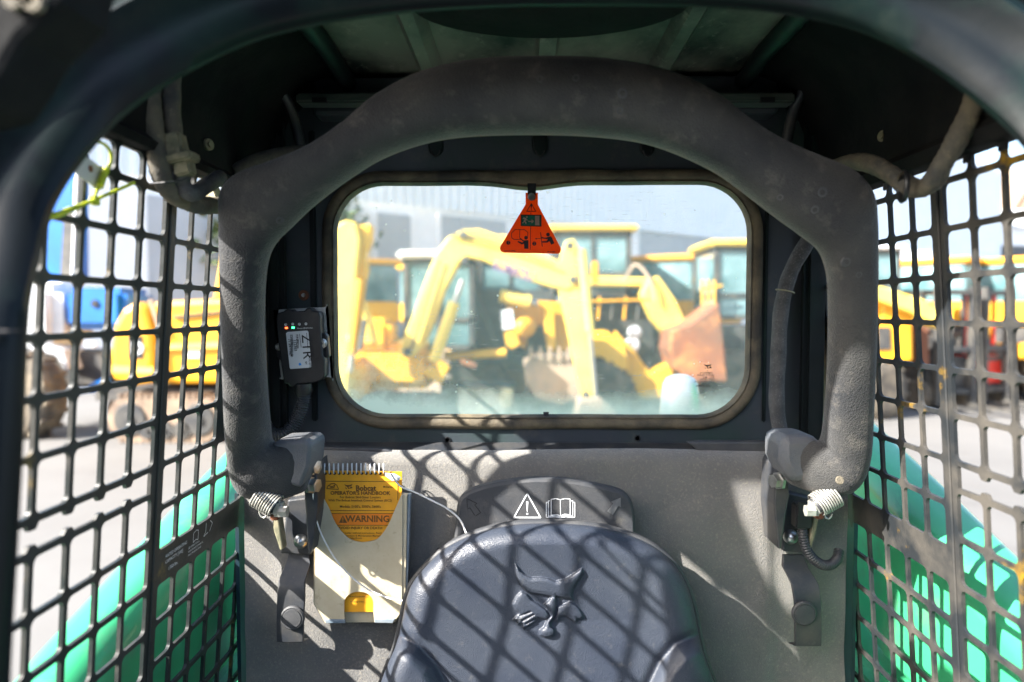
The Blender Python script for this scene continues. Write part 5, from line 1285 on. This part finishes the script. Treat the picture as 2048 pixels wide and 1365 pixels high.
# H: telehandler-like loader and rows at the right
Hh = thing('telehandler', 'yellow telehandler with big wheel standing closest beyond the right screen', 'telehandler', (at(1790, 740, 11).x, 11.4, 0))
yH = 11.0
plate('body', [(1700, 640), (1760, 640), (1765, 600), (1800, 585), (1826, 620), (1828, 725), (1752, 728), (1700, 720)], yH + .2, 1.0, 'yellow_deep', Hh, bevel=.06)
plate('boom', [(1690, 560), (1770, 575), (1850, 600), (1900, 640), (1890, 660), (1820, 625), (1745, 598), (1690, 590)], yH, .4, 'yellow_pale', Hh, bevel=.04)
plate('engine_grille', [(1756, 655), (1780, 655), (1782, 700), (1756, 700)], yH + .17, .05, 'mdark', Hh)
cab(Hh, 1700, 1800, 500, 600, yH + 1.4, 1.0, 'wroof')
wheel(Hh, (at(1775, 740, yH).x, yH + .3, .48), .48, .42, (-.35, 1, 0), 'yellow_deep'); wheel(Hh, (at(1690, 740, yH).x, yH + .3, .48), .48, .42, (-.35, 1, 0), 'yellow_deep')
plate('rusty_side', [(1836, 650), (1856, 655), (1858, 735), (1838, 735)], yH + .8, .3, 'rust', Hh)
# motor grader / loader row
def grader(parent, L=1):
    def b(c, d, n_, m_, bev=.05): MB().box(c, d, bev=bev).build(n_, m_, parent, local=True)
    b((0, 0, 1.35), (1.3, 3.4, .75), 'hood', 'yellow_deep', .12); b((0, 2.3, 1.15), (.4, 2.6, .3), 'front_beam', 'yellow_deep')
    b((0, .2, 1.95), (1.35, 1.3, .3), 'cab_base', 'mdark'); b((0, .2, 2.45), (1.2, 1.2, .75), 'cab_glass', 'mglass', .03)
    for x in (-.62, .62):
        for y in (-.4, .8): b((x, y, 2.45), (.10, .10, .8), 'cab_post', 'yellow', .01)
    b((0, .2, 2.92), (1.6, 1.6, .14), 'cab_roof', 'yellow', .04); b((.0, -1.2, 1.95), (.25, .25, .5), 'exhaust', 'mdark', .04)
    b((0, -1.74, 1.3), (1.0, .06, .5), 'grille', 'mdark', .01); b((0, 1.6, .6), (3.0, .12, .45), 'blade', 'rust', .02)
    for x in (-.4, .4): b((x, -1.79, 1.62), (.18, .06, .14), 'headlight', 'white', .01)
    for x in (-.75, .75):
        for y in (-1.2, .0, 3.2): wheel(parent, (x, y, .55), .55, .38, (1, 0, 0), 'yellow_deep', local=True, n=16)
gr = thing('motor_grader', 'yellow motor grader with square cab, first in the far row beyond the right screen', 'motor grader', (at(1868, 700, 18).x, 18.5, 0), 'motor graders parked in a row', R(20))
grader(gr); bpy.context.view_layer.update(); index_kids(gr)
for px_, y_, rz_, lab in ((1945, 19.5, 24, 'yellow motor grader just behind the red forklift in the far row'), (2010, 20.5, 18, 'yellow motor grader near the photo edge in the far row'),
                          (2085, 21.0, 26, 'yellow motor grader at the far end of the row by the arched hall'), (1830, 22.5, 30, 'yellow motor grader parked behind the telehandler boom')):
    c_ = copy_tree(gr); c_.location = (at(px_, 700, y_).x, y_, 0); c_.rotation_euler = (0, 0, R(rz_)); c_['label'] = lab
# forklifts
def forklift(px_, y_, m_, label, rz_=0):
    p = at(px_, 700, y_); f = thing('forklift', label, 'forklift', (p.x, y_, 0), None, R(rz_))
    def b(c, d, n_, mm, bev=.04): return MB().box(c, d, bev=bev).build(n_, mm, f, local=True)
    b((0, .8, .65), (1.0, 1.5, .6), 'body', m_, .1); b((0, 1.45, .75), (1.0, .4, .7), 'counterweight', m_, .15); b((0, .5, 1.15), (.6, .6, .35), 'seat', 'mdark', .05)
    b((0, .12, .65), (.9, .1, .55), 'front_guard', 'mdark', .02)
    for x in (-.35, .35): b((x, -.05, 1.15), (.10, .14, 2.1), 'mast_rail', 'mdark', .01); b((x * .7, -.55, .12), (.12, 1.0, .05), 'fork', 'mdark', .005)
    for z in (.35, 1.1, 2.1): b((0, -.05, z), (.7, .08, .10), 'mast_crossbar', 'mdark', .01)
    for x in (-.42, .42):
        for y in (.25, 1.2): b((x, y, 1.55), (.06, .06, 1.1), 'guard_post', m_ if m_ == 'red' else 'mdark', .01)
    b((0, .72, 2.12), (.95, 1.1, .06), 'overhead_guard', m_, .02)
    for x in (-.45, .45):
        for y in (.25, 1.3): wheel(f, (x, y, .28), .28, .2, (1, 0, 0), 'white', local=True, n=14)
forklift(1905, 12.2, 'mdark', 'dark forklift with tall mast facing the red forklift beyond the right screen', 10)
forklift(1985, 12.6, 'red', 'red forklift with black mast among the yellow machines at right', 25)
# extra yellow loaders filling the far rows behind the window
def small_loader(px_, y_, label, rz_, m_='yellow'):
    p = at(px_, 700, y_); f = thing('wheel_loader', label, 'wheel loader', (p.x, y_, 0), None, R(rz_))
    def b(c, d, n_, mm, bev=.05): return MB().box(c, d, bev=bev).build(n_, mm, f, local=True)
    b((0, 1.2, 1.3), (1.5, 1.9, .9), 'hood', m_, .15); b((0, -.2, 1.2), (1.2, 1.0, .5), 'frame', 'mdark'); b((0, -.1, 1.75), (1.3, 1.3, .5), 'cab_base', m_); b((0, -.1, 2.35), (1.25, 1.25, .8), 'cab_glass', 'mglass', .03)
    b((0, -.1, 2.82), (1.45, 1.45, .12), 'cab_roof', m_, .04)
    for x in (-.45, .45): b((x, -1.6, 1.0), (.16, 1.8, .3), 'lift_arm', m_, .04)
    MB().prism([(-1.2, -2.3, .2), (-1.2, -2.3, 1.1), (-1.2, -2.9, 1.0), (-1.2, -3.0, .15)], (2.4, 0, 0)).build('bucket', 'tan', f, local=True, bevel=.03)
    for x in (-.85, .85):
        for y in (-1.0, 1.3): wheel(f, (x, y, .62), .62, .42, (1, 0, 0), m_, local=True, n=16)
small_loader(1395, 15.5, 'faded wheel loader far back beside the open shutter at right', 35)
small_loader(880, 16.5, 'yellow wheel loader far back under the boom of the mini excavator', -40)
small_loader(720, 15.0, 'yellow wheel loader far back near the tree by the warehouse', 30)
sd = thing('low_shed', 'pale grey cabin with dark window far behind the telehandler boom', 'cabin', (at(1800, 600, 30).x, 30, 0))
p = at(1790, 560, 30); MB().box((p.x, 31, 2.2), (3.2, 2, 4.4), bev=.05).build('wall', 'wall', sd); MB().box((p.x + .3, 29.98, 2.9), (1.0, .06, 1.4)).build('window', 'dark_open', sd)
p = at(1850, 560, 34); MB().box((p.x, 36, 2.1), (3.6, 2, 4.9), bev=.05).build('annex', 'shut', sd)

# unseen container, added behind the viewer to cut the light entering the cab
ct = thing('unseen_shade_container', 'unseen dark green corrugated container added in front of the loader to shade the cab', 'container', (0, -4.7, 0))
mb = MB(); x_ = -3.1
pr = []
while x_ < 3.1: pr += [(x_, -3.5), (x_ + .08, -3.5), (x_ + .11, -3.535), (x_ + .19, -3.535)]; x_ += .22
pr += [(3.1, -3.5), (3.1, -5.9), (-3.1, -5.9)]
mb.prism([(x, y, .15) for x, y in pr], (0, 0, 2.6)); mb.build('shade_container_walls', 'cab', ct)
for x_ in (-3.05, 3.05):
    for y_ in (-3.5, -5.9): MB().box((x_, y_, 1.45), (.16, .16, 2.75)).build('shade_container_corner', 'cab', ct)

for px_, y_, rz_, lab in ((1870, 15.0, 40, 'yellow wheel loader between the telehandler and the dark forklift'), (1950, 15.6, 65, 'yellow wheel loader behind the two forklifts'),
                          (2040, 14.6, 30, 'yellow wheel loader cut by the photo edge beyond the red forklift'), (1180, 15.8, 10, 'yellow wheel loader hidden mostly behind the tall glass cab'),
                          (1040, 14.4, -20, 'yellow wheel loader glimpsed under the orange tag'), (1330, 14.2, 60, 'yellow wheel loader parked behind the rusty bucket')):
    small_loader(px_, y_, lab, rz_, 'yellow_deep' if px_ % 20 else 'yellow')
# struts, hoses and pins that break up the machines seen through the glass
for pts, r_, m_ in (([(905, 470, 8.95), (960, 478, 8.93), (1040, 505, 8.93), (1110, 530, 8.93)], .018, 'mdark'), ([(880, 520, 8.95), (860, 580, 8.95), (838, 650, 8.95), (822, 700, 8.95)], .018, 'mdark'),
                    ([(1150, 520, 8.95), (1158, 560, 8.9), (1172, 610, 8.93), (1178, 660, 8.95)], .016, 'mdark')):
    MB().tube(cr([at(*p) for p in pts], 4), r_, 6).build('hydraulic_hose', m_, A, smooth=60)
for px_, py_ in ((1140, 492), (1146, 560), (926, 470), (815, 704), (930, 522), (1172, 790)):
    c = at(px_, py_, 8.97); MB().lathe(c, (0, -1, 0), [(0, .055), (.03, .05), (.03, .02), (.04, 0)], 12).build('pivot_pin', 'mdark', A, smooth=40)
for k_ in range(5):
    x_ = 1170 + k_ * 26; MB().tube([at(x_, 640, 11.15), at(x_ + 4, 600 - 6 * (k_ % 2), 11.15)], .022, 6).build('guard_rail', 'yellow_deep' if k_ % 2 else 'mdark', C_, smooth=60)
MB().tube([at(1165, 604, 11.1), at(1300, 600, 11.1)], .022, 6).build('guard_rail', 'yellow_deep', C_, smooth=60)
for pts in ([(955, 600), (975, 640), (990, 690)], [(1090, 640), (1098, 690), (1112, 740)], [(870, 640), (905, 610), (948, 606)]):
    MB().tube([at(a, b_, 10.2) for a, b_ in pts], .03, 6).build('hose', 'mdark', E, smooth=60)
plate('side_plate', [(1086, 612), (1108, 612), (1112, 700), (1094, 700)], 10.15, .08, 'yellow', E, bevel=.02)
